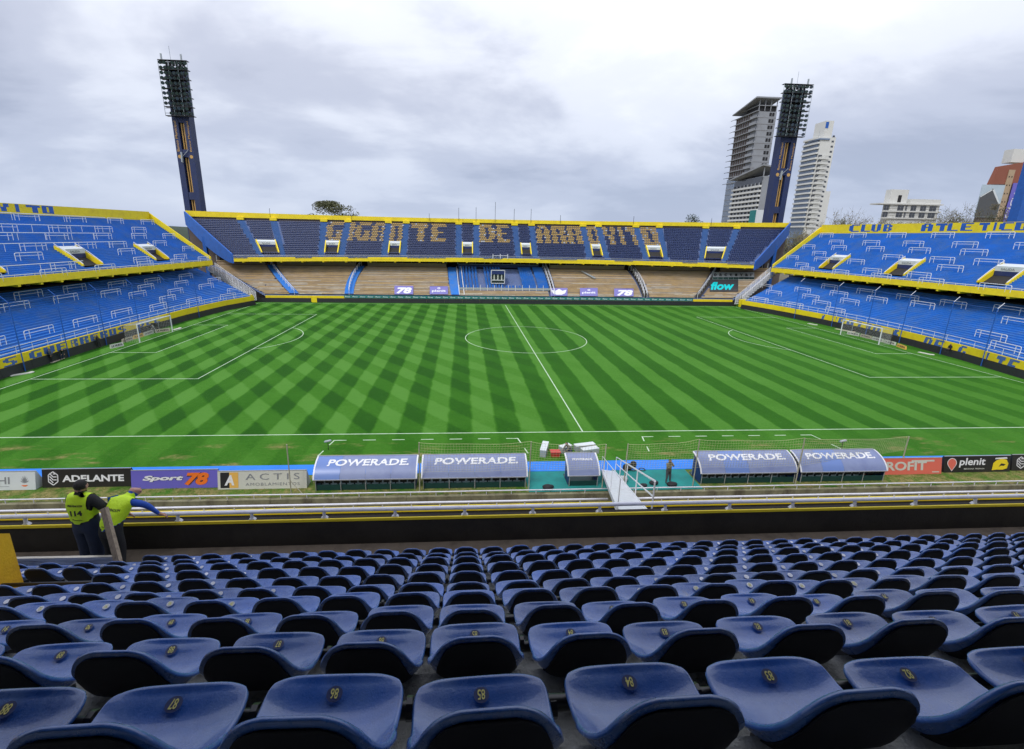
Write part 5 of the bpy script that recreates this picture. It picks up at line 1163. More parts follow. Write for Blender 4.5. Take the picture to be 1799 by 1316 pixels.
def body_mesh(name, pose, radscale, mats, lev=1, fingers=False, hairback=True, rm={}):
    names = list(pose.keys()); idx = {n: i for i, n in enumerate(names)}; verts = [Vector(pose[n]) for n in names]; edges = [(idx[a], idx[b]) for a, b in BONES]
    rad = [rm.get(n, RAD[n]) * (radscale if n in ('pelvis', 'waist', 'chest', 'shL', 'shR', 'elL', 'elR', 'hipL', 'hipR', 'knL', 'knR') else 1) for n in names]
    part = {n: n for n in names}
    if fingers:
        for k, s in (('L', -1), ('R', 1)):
            wr, ha = Vector(pose['wr' + k]), Vector(pose['ha' + k]); d = (ha - wr).normalized(); side = d.cross(Vector((0, 0, 1)))
            if side.length < .1: side = Vector((1, 0, 0))
            side.normalize(); up = side.cross(d)
            for f, ln in ((-1.5, .055), (-.5, .068), (.5, .072), (1.5, .062)):
                a = ha + d * .028 + side * f * .019; b = a + d * ln * .55 - up * .006; c = b + d * ln * .45 - up * .026
                n0 = len(verts); verts += [a, b, c]; rad += [.0095, .0088, .0075]; edges += [(idx['ha' + k], n0), (n0, n0 + 1), (n0 + 1, n0 + 2)]
            a = ha - d * .012 + side * -.034 * s; b = a + d * .028 + side * -.018 * s; c = b + d * .03 - up * .01; n0 = len(verts); verts += [a, b, c]; rad += [.012, .010, .008]; edges += [(idx['ha' + k], n0), (n0, n0 + 1), (n0 + 1, n0 + 2)]
    # pelvis first, so the skin is rooted there
    me = bpy.data.meshes.new(name); me.from_pydata([tuple(v) for v in verts], edges, []); ob = bpy.data.objects.new(name, me); COL.objects.link(ob)
    ob.modifiers.new('skin', 'SKIN'); sk = me.skin_vertices[0].data
    for i, r_ in enumerate(rad):
        flat = .78 if i < len(names) and names[i] in ('pelvis', 'waist', 'chest') else 1.0
        sk[i].radius = (r_, r_ * flat); sk[i].use_root = (i == 0)
    ss_ = ob.modifiers.new('sub', 'SUBSURF'); ss_.levels = lev; ss_.render_levels = lev
    dg = bpy.context.evaluated_depsgraph_get(); out = bpy.data.meshes.new_from_object(ob.evaluated_get(dg)); bpy.data.objects.remove(ob); out.name = name
    out.materials.clear()
    for mm in mats: out.materials.append(M[mm])      # 0 skin 1 shirt 2 trousers 3 shoes 4 hair
    segs = [(a, b, Vector(pose[a]), Vector(pose[b])) for a, b in BONES]
    hd = Vector(pose['head']); fw = (Vector(pose['head']) - Vector(pose['crown'])); 
    for f in out.polygons:
        c = f.center; best = None
        for a, b, p, q in segs:
            t = max(0, min(1, (c - p).dot(q - p) / max(1e-9, (q - p).length_squared))); d = (c - (p + (q - p) * t)).length - (.04 if a in ('chest', 'waist', 'pelvis') else 0)
            if best is None or d < best[0]: best = (d, a, b, t)
        d, a, b, t = best
        if a in ('neck', 'headb', 'head') and not (a == 'neck' and t < .12): mi = 4 if (hairback and (c.z > hd.z + .035 or (c.z > hd.z - .03 and c.y < hd.y - .015))) else 0
        elif b[:2] == 'ha' or (a[:2] == 'wr'): mi = 0
        elif a[:3] == 'hip' or a[:2] == 'kn' or b[:3] == 'hip': mi = 2
        elif a[:2] == 'an': mi = 3
        else: mi = 1
        f.material_index = mi; f.use_smooth = True
    return out
def person(loc, rotz, label, pose, mats, h=1.75, radscale=1.0, lev=1, fingers=False, group=None, hairback=True, rm={}):
    me = body_mesh('body', pose, radscale, mats, lev, fingers, hairback, rm); k = h / 1.77
    for v in me.vertices: v.co *= k
    # a simple face: nose and ears
    t = thing('person', label, 'person', loc, group, rotz)
    o = bpy.data.objects.new('body', me); COL.objects.link(o); o.parent = t
    hd = Vector(pose['head']) * k; mb = MB(); mb.ell(hd + Vector((0, .095, -.02)), .014, .022, .022, 6, 4); mb.mat(0)
    for s in (-1, 1): mb.ell(hd + Vector((s * .094, .0, -.015)), .012, .022, .032, 6, 4)
    f_ = mb.build('ears_and_nose', mats[0], t, smooth=True, local=True); f_.parent = o
    return t, o
# steward with number 114
ps = base_pose(); ps.update(shR=(.20, .02, 1.42), elR=(.34, .10, 1.17), wrR=(.37, .27, 1.00), haR=(.37, .35, .98), elL=(-.27, .03, 1.15), wrL=(-.24, .22, .98), haL=(-.22, .30, .96), head=(.02, .05, 1.64), crown=(.02, .04, 1.70))
def vest(body, parent, hem, top, mm, off=.018):
    """the waistcoat is the torso's own surface, let out a little"""
    me = body.data; bm = bmesh.new(); bm.from_mesh(me); bm.normal_update()
    keep = []
    for f in bm.faces:
        c = f.calc_center_median(); keep.append(f if (f.material_index == 1 and hem(c) and top(c)) else None)
    bmesh.ops.delete(bm, geom=[f for f in bm.faces if f not in set(k for k in keep if k)], context='FACES')
    # keep only the torso piece
    left = set(bm.faces); best = []
    while left:
        st_ = [left.pop()]; isl = list(st_)
        while st_:
            f = st_.pop()
            for e_ in f.edges:
                for g3 in e_.link_faces:
                    if g3 in left: left.discard(g3); st_.append(g3); isl.append(g3)
        if len(isl) > len(best): best = isl
    bset = set(best); bmesh.ops.delete(bm, geom=[f for f in bm.faces if f not in bset], context='FACES')
    bmesh.ops.delete(bm, geom=[e_ for e_ in bm.edges if not e_.link_faces], context='EDGES'); bmesh.ops.delete(bm, geom=[v for v in bm.verts if not v.link_faces], context='VERTS')
    for v in bm.verts: v.co += v.normal * off
    for _ in range(2): bmesh.ops.smooth_vert(bm, verts=[v for v in bm.verts if v.is_boundary], factor=.5, use_axis_x=True, use_axis_y=True, use_axis_z=True)
    m2 = bpy.data.meshes.new('hi_vis_vest'); bm.to_mesh(m2); bm.free(); m2.materials.clear(); m2.materials.append(M[mm])
    for p in m2.polygons: p.material_index = 0; p.use_smooth = True
    o = bpy.data.objects.new('hi_vis_vest', m2); COL.objects.link(o); o.parent = parent; return o
def print_on(o, s, xc, zc, w_, h_, mm, parent, roll=0.0, bold=.02):
    bv = BVHTree.FromPolygons([v.co for v in o.data.vertices], [p.vertices for p in o.data.polygons])
    def wp(a, b, z):
        x = (a - .5) * w_; y = (b - .5) * h_; x, y = x * math.cos(roll) - y * math.sin(roll), x * math.sin(roll) + y * math.cos(roll)
        hit = bv.ray_cast(Vector((xc + x, -2, zc + y)), Vector((0, 1, 0)))[0]
        return Vector((xc + x, (hit.y if hit else -.2) - .003 - z, zc + y))
    me0, x0, x1, y0, y1 = text_mesh(s, bold)
    me = me0.copy(); me.name = 'lettering'; me.materials.clear(); me.materials.append(M[mm])
    for v in me.vertices: v.co = wp((v.co.x - x0) / (x1 - x0), (v.co.y - y0) / (y1 - y0), v.co.z * .3)
    q = bpy.data.objects.new('lettering', me); COL.objects.link(q); q.parent = parent
k1 = 1.84
t, b = person((-16.63, -25.28, ZW), R(-8), 'steward in a lime vest numbered 114 over a black jacket, standing at the rail', ps, ['skin', 'cloth_black', 'denim', 'ink', 'hair'], k1, 1.0, 2, True, rm=dict(waist=.185, pelvis=.175, chest=.19, shL=.095, shR=.10, elL=.072, elR=.075, wrR=.045, neck=.058, headb=.072, hipL=.155, hipR=.155, knL=.13, knR=.13, anL=.11, anR=.11))
v = vest(b, t, lambda c: c.z > .89, lambda c: c.z < 1.60 and abs(c.x) < .20, 'hi_vis', .02)
mb = MB(); mb.ell((.02, .03, 1.745), .097, .108, .098, 14, 10); hr = mb.build('hair', 'hair', t, smooth=True, local=True)
print_on(v, 'PREVENCION', 0.0, 1.40, .27, .035, 'ink', v, R(2)); print_on(v, '114', .01, 1.26, .22, .10, 'ink', v, R(4), .04); print_on(v, 'Prevencion', .02, 1.13, .17, .025, 'ink', v, R(-3), .0)
mb = MB(); mb.tube([Vector((.105, 0, 0)).lerp(Vector((.105, 0, 0)), 0) for _ in range(1)] + [Vector((.1, .01, .0))], .01, 4) if False else None
# second steward leaning on the rail
p2 = base_pose(); p2.update(pelvis=(0, -.02, .93), waist=(.03, .05, 1.07), chest=(.10, .20, 1.25), neck=(.17, .35, 1.37), headb=(.19, .41, 1.41), head=(.205, .48, 1.44), crown=(.21, .50, 1.49), shL=(-.07, .26, 1.35), elL=(-.12, .42, 1.12), wrL=(-.06, .48, .92), haL=(-.04, .52, .87),
    shR=(.275, .26, 1.335), elR=(.42, .42, 1.16), wrR=(.56, .50, .93), haR=(.615, .535, .885), hipL=(-.09, -.02, .88), hipR=(.10, -.02, .88), knL=(-.11, .03, .5), knR=(.12, .03, .5), anL=(-.12, -.08, .09), anR=(.13, -.08, .09), toL=(-.13, .06, .05), toR=(.15, .06, .05))
t, b = person((-16.13, -25.40, ZW), R(-6), 'steward in lime vest and blue sleeves leaning on the rail, one arm stretched out', p2, ['skin2', 'cloth_blue', 'cloth_black', 'ink', 'skin2'], 1.76, 1.0, 2, True, hairback=False, rm=dict(waist=.17, pelvis=.17, chest=.18, hipL=.13, hipR=.13, elR=.062, elL=.062, knL=.08, knR=.08, anL=.07, anR=.07))
v = vest(b, t, lambda c: c.z > .90, lambda c: c.x < .31 and c.x > -.14 and c.z < 1.45 and c.y < .38, 'hi_vis', .02)
print_on(v, 'PREVENCION', .08, 1.28, .26, .034, 'ink', v, R(-6)); print_on(v, 'Prevencion', .03, 1.04, .10, .016, 'ink', v, R(-4), 0)
# people round the pitch
def far_person(u, v, label, top, legs, pose='stand', rz=0.0, h=1.75, Yg=None, Xg=None, hair='hair', shirt_r=1.1, dx=0.0):
    g_ = at(u, v, Z=0) if Yg is None and Xg is None else at(u, v, Y=Yg) if Yg is not None else at(u, v, X=Xg)
    q = base_pose()
    if pose == 'hands_up': q.update(elL=(-.27, .12, 1.22), wrL=(-.10, .26, 1.42), haL=(-.05, .27, 1.47), elR=(.27, .14, 1.20), wrR=(.10, .28, 1.38), haR=(.05, .28, 1.43), knL=(-.16, .02, .50), anL=(-.24, -.02, .09), toL=(-.27, .12, .05))
    if pose == 'walk': q.update(knL=(-.1, .16, .52), anL=(-.1, .12, .10), toL=(-.1, .26, .06), knR=(.1, .02, .5), anR=(.1, -.26, .13), toR=(.1, -.13, .05), elR=(.24, .12, 1.16), wrR=(.2, .36, 1.20), haR=(.18, .44, 1.22), elL=(-.24, .08, 1.15), wrL=(-.18, .32, 1.17), haL=(-.15, .40, 1.2))
    if pose == 'bend': q.update(waist=(0, .08, 1.05), chest=(0, .28, 1.18), neck=(0, .42, 1.24), headb=(0, .48, 1.26), head=(0, .55, 1.27), crown=(0, .58, 1.31), shL=(-.18, .34, 1.2), shR=(.18, .34, 1.2), elL=(-.2, .40, .93), elR=(.2, .40, .93), wrL=(-.15, .5, .74), wrR=(.15, .5, .74), haL=(-.14, .54, .67), haR=(.14, .54, .67))
    if pose == 'crouch': q.update(pelvis=(0, -.1, .42), waist=(0, -.02, .56), chest=(0, .12, .74), neck=(0, .22, .88), headb=(0, .26, .95), head=(0, .29, 1.03), crown=(0, .29, 1.09), shL=(-.18, .16, .84), shR=(.18, .16, .84), elL=(-.22, .32, .62), elR=(.22, .32, .62), wrL=(-.14, .5, .52), wrR=(.14, .5, .52), haL=(-.12, .56, .48), haR=(.12, .56, .48),
        hipL=(-.1, -.08, .42), hipR=(.1, -.08, .42), knL=(-.17, .30, .50), knR=(.17, .30, .50), anL=(-.14, .02, .09), anR=(.14, .02, .09), toL=(-.16, .16, .05), toR=(.16, .16, .05))
    return person((g_.x + dx, g_.y, 0), rz, label, q, ['skin', top, legs, 'ink', hair], h, shirt_r)[0]
far_person(1172, 849, 'man in an olive jacket and grey trousers standing between gangway and right dugouts', 'cloth_olive', 'cloth_grey', 'hands_up', R(200), 1.72)
far_person(1000, 801, 'man in a khaki jacket crouching among grey cases at the touchline', 'cloth_olive', 'denim', 'crouch', R(110), 1.75)
far_person(174, 611, 'man in black walking along the left black board with both arms forward', 'cloth_black', 'cloth_black', 'walk', R(-70), 1.78)
far_person(82, 637, 'man with grey cap bending over by the left black board', 'cloth_grey', 'cloth_black', 'stand', R(-60), 1.75, dx=.6)
far_person(98, 632, 'man in dark clothes bending over the tan mat by the left board', 'cloth_black', 'denim', 'bend', R(-120), 1.75, dx=.7)
far_person(262, 586, 'cameraman in dark clothes behind the left goal', 'cloth_black', 'cloth_grey', 'bend', R(-90), 1.72)
far_person(273, 583, 'second dark clothed cameraman beside the tripod behind the left goal', 'cloth_black', 'cloth_grey', 'bend', R(-100), 1.72)
g_ = at(270, 585, Z=0); t = thing('tripod_camera', 'television camera on a white tripod behind the left goal', 'camera', (g_.x, g_.y, 0))
for a in (0, 2.1, 4.2): mb = MB(); mb.tube([(g_.x + .5 * math.cos(a), g_.y + .5 * math.sin(a), 0), (g_.x, g_.y, 1.25)], .03, 5); mb.build('leg', 'white', t)
mb = MB(); mb.box(g_.x - .12, g_.x + .45, g_.y - .12, g_.y + .12, 1.25, 1.52); mb.tube([(g_.x + .45, g_.y, 1.4), (g_.x + .75, g_.y, 1.4)], .09, 8); mb.build('camera_body', 'ink', t)
# heads of ball boys / bags on the right hand wall
for u, v, lb, hh in ((1668, 616, 'dark clothed person sitting behind the right black board by the DE letters', 0.85), (1744, 637, 'dark bundle of kit lying on the yellow wall of the right terrace', .0)):
    p = at(u, v, X=57.6)
    if hh: 
        q = base_pose(); q.update(pelvis=(0, 0, .45), waist=(0, 0, .62), chest=(0, .03, .84), neck=(0, .05, 1.0), headb=(0, .07, 1.07), head=(0, .08, 1.15), crown=(0, .075, 1.21), shL=(-.18, .03, .93), shR=(.18, .03, .93), elL=(-.24, .06, .68), elR=(.24, .06, .68), wrL=(-.15, .25, .58), wrR=(.15, .25, .58), haL=(-.12, .3, .56), haR=(.12, .3, .56), hipL=(-.09, .04, .43), hipR=(.09, .04, .43), knL=(-.1, .4, .46), knR=(.1, .4, .46), anL=(-.1, .42, .09), anR=(.1, .42, .09), toL=(-.1, .55, .05), toR=(.1, .55, .05))
        person((57.62, p.y, .55), R(90), lb, q, ['skin', 'cloth_black', 'cloth_black', 'ink', 'hair'], 1.7, 1.1)
    else:
        mb = MB(); 
        for k in range(5): mb.ell((57.9 + random.uniform(-.2, .2), p.y + random.uniform(-.5, .5), 1.25 + random.uniform(-.1, .2)), .25, .35, .2, 8, 5)
        tag(mb.build('kit_bundle', 'cloth_black', smooth=True, loc=(57.9, p.y, 1.1)), lb, 'bundle')
g_ = at(1790, 660, Z=0); t = thing('covered_equipment', 'equipment under white covers at the right end of the goal line', 'equipment', (g_.x, g_.y, 0))
for k, (dx, dy, r_) in enumerate(((0, .35, .42), (.3, -.6, .5), (-.1, -1.4, .45))):
    mb = MB(); mb.ell((g_.x + dx, g_.y + dy, .42), r_, r_ * 1.1, .42, 10, 6); mb.build('white_cover', 'white', t, smooth=True)
    mb = MB(); mb.box(g_.x + dx - .3, g_.x + dx + .3, g_.y + dy - .35, g_.y + dy + .35, 0, .3); mb.build('dark_base', 'ink', t)

# ================================================================== THINGS ON THE GRASS
def mat_on(u0, v0, u1, v1, wd, label, mm, th=.07):
    a, b = at(u0, v0, Z=0), at(u1, v1, Z=0); mb = MB(); d = b - a; n = 6; rows_ = []
    sd_ = Vector((-d.y, d.x, 0)).normalized() * wd / 2
    mb.beam(a + Vector((0, 0, th / 2 + .004)), b + Vector((0, 0, th / 2 + .004)), wd, th)
    mb.ell(b + Vector((0, 0, th)), wd * .5, wd * .5, th * 1.2, 8, 4)
    tag(mb.build('rolled_mat', mm, loc=(a.x, a.y, 0)), label, 'mat')
mat_on(18, 661, 55, 655, .55, 'long white mat lying beside the left black board nearest the camera', 'board_cream')
mat_on(86, 638, 108, 630, .7, 'tan mat at the feet of the two men by the left board', 'tape')
mat_on(305, 580, 316, 577, .5, 'small white mat beside the far post of the left goal', 'board_cream')
mat_on(1614, 619, 1638, 624, .5, 'white mat lying beyond the near post of the right goal', 'board_cream')
mat_on(1420, 568.5, 1434, 571.5, .5, 'white mat lying near the right black board short of the goal', 'board_cream')
mat_on(1468, 578, 1500, 584, .5, 'pinkish mat lying behind the far post of the right goal', 'tape')
def mini_board(a, b, label, grp):
    a, b = Vector((a[0], a[1], 0)), Vector((b[0], b[1], 0)); d = (b - a).normalized(); n_ = Vector((d.y, -d.x, 0)); t = thing('small_board', label, 'board', a, grp)
    if n_.x * a.x > 0: n_ = -n_
    mb = MB(); mb.hexa([a + n_ * .12, b + n_ * .12, b - n_ * .1, a - n_ * .1, a + n_ * .02 + Vector((0, 0, .5)), b + n_ * .02 + Vector((0, 0, .5)), b - n_ * .02 + Vector((0, 0, .5)), a - n_ * .02 + Vector((0, 0, .5))]); mb.build('board_face', random.choice(['tape', 'board_cream', 'amber']), t)
    ux = d if d.cross(Vector((0, 0, 1))).dot(n_) > 0 else -d; o0 = a if ux == d else b; L_ = (b - a).length
    lettering('LA NUEVA', o0 + n_ * .10 + ux * L_ * .08 + Vector((0, 0, .12)), ux, Vector((0, 0, 1)) - n_ * .2, L_ * .84, .28, 'ink', t, bold=.03)
for i, (a, b) in enumerate((((-55.1, 27.3), (-54.6, 28.9)), ((-55.9, 30.6), (-55.9, 32.6)), ((-55.9, 32.8), (-55.9, 34.8)), ((-55.9, 35.0), (-55.9, 37.0)), ((-55.7, 37.2), (-54.4, 38.6)))):
    mini_board(a, b, f'small low board lettered LA NUEVA around the left goal, {ordn(i)} from the camera side', 'small boards by the left goal')
for i, (a, b) in enumerate((((55.0, 27.6), (55.6, 29.6)), ((55.9, 30.2), (56.0, 32.2)), ((56.0, 32.4), (56.0, 34.4)), ((56.0, 34.6), (56.0, 36.6)), ((55.9, 36.8), (55.4, 38.6)))):
    mini_board(a, b, f'small low board lettered LA NUEVA around the right goal, {ordn(i)} from the camera side', 'small boards by the right goal')
def goal(sx, label):
    x = sx * HX; t = thing('goal', label, 'goal', (x, hY, 0), 'football goals'); D = sx * 1.9
    for s in (-1, 1): mb = MB(); mb.tube([(x, hY + s * 3.66, 0), (x, hY + s * 3.66, 2.5)], .075, 8); mb.build('goal_post', 'white', t)
    mb = MB(); mb.tube([(x, hY - 3.66, 2.5), (x, hY + 3.66, 2.5)], .075, 8); mb.build('crossbar', 'white', t)
    for s in (-1, 1): mb = MB(); mb.tube([(x + D, hY + s * 3.66, 0), (x + D, hY + s * 3.66, 2.3)], .04, 5); mb.build('net_support', 'ink' if s < 0 else 'case_grey', t)
    mb = MB(); r_ = .008; st_ = .22
    n = int(7.32 / st_)
    for k in range(n + 1): y = hY - 3.66 + 7.32 * k / n; mb.tube([(x, y, 2.5), (x + D, y, 2.3), (x + D, y, 0)], r_, 3, False)
    for k in range(11): z = 2.3 * k / 10; mb.tube([(x + D, hY - 3.66, z), (x + D, hY + 3.66, z)], r_, 3, False)
    for k in range(9): mb.tube([(x + D * k / 8, hY - 3.66, 2.5 - .2 * k / 8), (x + D * k / 8, hY + 3.66, 2.5 - .2 * k / 8)], r_, 3, False)
    for s in (-1, 1):
        for k in range(9): mb.tube([(x + D * k / 8, hY + s * 3.66, 0), (x + D * k / 8, hY + s * 3.66, 2.5 - .2 * k / 8)], r_, 3, False)
        for k in range(11): mb.tube([(x, hY + s * 3.66, 2.4 * k / 10), (x + D, hY + s * 3.66, 2.3 * k / 10)], r_, 3, False)
    mb.build('goal_net', 'net_white', t, fixn=False)
M['net_white'] = mat('net_white', (0.5, 0.5, 0.48), 0.8, 0.1, 3)
goal(-1, 'white goal with net at the left end'); goal(1, 'white goal with net at the right end')
# grey cases, crates, hoops, microphones
def case(u0, v0, u1, v1, label, hz=.42, wd=.5, tilt=0.0):
    a, b = at(u0, v0, Z=hz), at(u1, v1, Z=hz); t = thing('equipment_case', label, 'case', (a.x, a.y, 0), 'grey cases at the touchline'); d = (b - a)
    mb = MB(); c = (a + b) / 2; c.z = hz / 2 + .003; mb.beam(Vector((a.x, a.y, c.z)), Vector((b.x, b.y, c.z)), wd, hz); mb.build('case_body', 'case_grey', t)
    mb = MB(); mb.beam(Vector((a.x, a.y, hz + .02)), Vector((b.x, b.y, hz + .02)), wd + .03, .05); mb.build('lid', 'board_white', t)
    e_ = Vector((a.x, a.y, 0)).lerp(Vector((b.x, b.y, 0)), .5); sd_ = Vector((d.y, -d.x, 0)).normalized() * (wd / 2 + .012)
    mb = MB(); mb.beam(e_ + sd_ + Vector((-.08, 0, hz * .6)), e_ + sd_ + Vector((.08, 0, hz * .6)), .02, .06); mb.build('latch', 'ink', t)
case(954, 792, 959, 776, 'upright grey equipment case left of the crouching man', .5, .42)
case(1010, 783, 1044, 779, 'long grey equipment case, rear one right of the crouching man', .38, .42)
case(1022, 790, 1050, 786, 'long grey equipment case, front one right of the crouching man', .38, .42)
case(985, 786, 1002, 781, 'dark topped grey case just behind the crouching man', .4, .45)
g_ = at(975, 801, Z=0); t = thing('red_box', 'red plastic box beside the crouching man', 'box', (g_.x, g_.y, 0))
mb = MB(); mb.hexa([(g_.x - .28, g_.y - .2, 0), (g_.x + .28, g_.y - .2, 0), (g_.x + .28, g_.y + .2, 0), (g_.x - .28, g_.y + .2, 0), (g_.x - .33, g_.y - .24, .34), (g_.x + .33, g_.y - .24, .34), (g_.x + .33, g_.y + .24, .34), (g_.x - .33, g_.y + .24, .34)]); mb.build('box_body', 'red_plastic', t)
mb = MB(); mb.box(g_.x - .36, g_.x + .36, g_.y - .27, g_.y + .27, .34, .39); mb.build('rim', 'red_plastic', t)
g_ = at(1104, 827, Z=0); t = thing('ball_bag', 'black mesh bag standing on the blue carpet right of the gangway', 'bag', (g_.x, g_.y, 0))
for k in range(3): mb = MB(); mb.ell((g_.x - .2 + .25 * k, g_.y + .1 * (k % 2), .24 + .22 * (k == 2)), .22, .22, .24, 8, 6); mb.build('bag_bulge', 'cloth_black', t, smooth=True)
for k, (u, v) in enumerate(((1112, 825), (1128, 825))):
    g_ = at(u, v, Z=.03); mb = MB(); mb.tube([(g_.x + .2 * math.cos(a * .5236), g_.y + .2 * math.sin(a * .5236), .04) for a in range(13)], .03, 5); tag(mb.build('hoop', 'ink', loc=(g_.x, g_.y, 0)), f'dark ring lying on the blue carpet, {"left" if k == 0 else "right"} of two', 'ring')
for k, (u, v, s_) in enumerate(((1148, 851, .3), (1180, 854, .34), (1130, 855, .25), (962, 859, .35))):
    g_ = at(u, v, Z=0); mb = MB(); mb.ell((g_.x, g_.y, s_ * .4), s_, s_ * .7, s_ * .42, 9, 5); mb.ell((g_.x + s_ * .6, g_.y + .1, s_ * .3), s_ * .6, s_ * .5, s_ * .3, 8, 5)
    tag(mb.build('kit_bag', 'cloth_black', smooth=True, loc=(g_.x, g_.y, 0)), ['dark kit bag on the teal floor left of the man in olive', 'dark kit bag at the feet of the man in olive', 'dark low kit bag near the gangway rail', 'dark kit bag on the teal floor left of the small dugout'][k], 'bag')
g_ = at(1088, 848, Z=0); mb = MB()
for k in range(6): mb.ell((g_.x + random.uniform(-.5, .5), g_.y + random.uniform(-.3, .3), .15), random.uniform(.2, .4), .25, .22, 7, 4)
tag(mb.build('plastic_sheet', 'sheet_plastic', smooth=True, loc=(g_.x, g_.y, 0)), 'crumpled pale plastic sheet behind the gangway rail', 'sheet')
for u, v, lb in ((577, 790, 'grey furry microphone on a short stand at the left technical area'), (1478, 789, 'grey furry microphone on a short stand at the right technical area')):
    g_ = at(u, v, Z=0); t = thing('microphone', lb, 'microphone', (g_.x, g_.y, 0)); mb = MB(); mb.tube([(g_.x, g_.y, 0), (g_.x, g_.y, .62)], .025, 5); mb.build('stand', 'ink', t)
    mb = MB(); mb.tube([(g_.x - .25, g_.y, .60), (g_.x - .18, g_.y, .62), (g_.x + .2, g_.y, .70), (g_.x + .26, g_.y, .72)], [.05, .09, .09, .04], 8); mb.build('windshield', 'case_grey', t, smooth=True)

# ================================================================== FLOODLIGHT TOWERS
LAMP = MB().tube([(0, .12, 0), (0, -.05, 0), (0, -.12, 0)], [.16, .38, .42], 9).mesh('lamp', 'steel_dark')
LAMPG = MB().disc((0, -.125, 0), (0, -1, 0), .38, 9).mesh('lamp_glass', 'lamp_glass')
def floodlight(xc, y, wd, zp, z0, z1, xl, xr, label, rz):
    t = thing('floodlight_tower', label, 'tower', (xc, y, -2.4), 'floodlight towers'); th = 2.4
    for s in (-1, 1):
        mb = MB(); xa, xb = sorted((xc + s * wd * .17, xc + s * wd * .5)); mb.box(xa, xb, y, y + th, -2.4, z1 - .8); leg = mb.build('shaft', 'tower_blue', t)
    mb = MB(); mb.box(xc - wd * .17 + .004, xc + wd * .17 - .004, y + .9, y + 1.2, -2.4, z1 - 1); mb.build('ladder_well', 'steel_dark', t)
    for s in (-.07, .07): mb = MB(); mb.box(xc + wd * s - .12, xc + wd * s + .12, y + .55, y + .85, 0, z0); mb.build('ladder_rail', 'gold', t)
    for zc in (zp + 3.6, zp + 13.8, z0 - .3):
        mb = MB(); mb.box(xc - wd * .168, xc + wd * .168, y + .1, y + 1.5, zc - .9, zc + .9); mb.build('cross_wall', 'tower_blue', t)
    zc = zp + 13.0
    for s in (-1, 1): mb = MB(); mb.disc((xc + s * wd * .34, y - .03, zc), (0, -1, 0), wd * .10, 14, .02); mb.build('round_emblem', 'gold', t)
    lettering('Banco Municipal', (xc - wd * .255, y - .02, zc + 1.2), (0, 0, 1), (-1, 0, 0), 7.0, .75, 'gold', t, bold=.01)
    lettering('Banco Municipal', (xc + wd * .445, y - .02, zc + 1.2), (0, 0, 1), (-1, 0, 0), 7.0, .6, 'gold', t, bold=.01)
    nr = 11; H = z1 - z0
    for k in range(11):  # dark panels added behind the lamps to close the pale gaps
        for i in range(6): xa = xl + (xr - xl) * (.16 + i * .115); zk = z0 + H * k / 11 + .12; mb = MB(); mb.box(xa, xa + (xr - xl) * .1, y - .34, y - .26, zk, zk + H / 11 - .22); mb.build('backing_panel', 'steel_dark', t)
    for k in range(nr // 2 + 2):
        z = z0 + H * k / (nr // 2 + 1); mb = MB(); mb.box(xl, xr, y - 1.5, y - .35, z - .06, z + .05); mb.build('catwalk', 'steel_dark', t)
    for x in (xl, xl + (xr - xl) * .33, xl + (xr - xl) * .66, xr): mb = MB(); mb.tube([(x, y - 1.4, z0), (x, y - 1.4, z1)], .06, 4); mb.build('frame_post', 'case_grey', t)
    for k in range(nr):
        z = z0 + H * (k + .5) / nr
        mb = MB(); mb.tube([(xl, y - 1.3, z), (xr, y - 1.3, z)], .05, 4); mb.build('frame_bar', 'steel_dark', t)
        n = 7
        for i in range(n):
            if random.random() < .06: continue
            x = xl + (xr - xl) * (i + .5) / n + random.uniform(-.05, .05)
            o = bpy.data.objects.new('lamp', LAMP); COL.objects.link(o); o.parent = t; o.location = (x - xc, -1.45, z + 2.4); o.rotation_euler = (R(26), 0, rz + random.uniform(-.2, .2))
            g2 = bpy.data.objects.new('lamp_glass', LAMPG); COL.objects.link(g2); g2.parent = o
    mb = MB(); mb.tube([(xc - .3, y, z1 - 1), (xc - .35, y, z1 + 3.4)], .05, 4); mb.build('antenna', 'case_grey', t)
    for dx in (-2.2, 2.4): mb = MB(); mb.box(xc + dx - .15, xc + dx + .15, y - .6, y - .3, z1 - .6, z1 + 1.6); mb.build('aerial_panel', 'case_grey', t)
    mb = MB(); mb.beam((xc - 1.2, y - .2, zc - .6), (xc + 1.0, y - .2, zc + 1.6), .1, .1); mb.beam((xc - .8, y - .3, zc - 1.4), (xc - .7, y - .3, zc + 1), .5, .3); mb.build('maintenance_arm', 'case_grey', t)
floodlight(-79.5, 96, 4.15, 20, 42.1, 54.2, -82.1, -75.4, 'dark blue floodlight tower rising behind the left corner', R(35))
floodlight(79.9, 98, 4.7, 20, 42.6, 55.3, 75.2, 83.3, 'dark blue floodlight tower in front of the unfinished grey building', R(-35))

# ================================================================== BUILDINGS BEYOND
def slab(mbn, x0, x1, y0, y1, z0, z1, mm, nm, par): mb = MB(); mb.box(x0, x1, y0, y1, z0, z1); return mb.build(nm, mm, par)
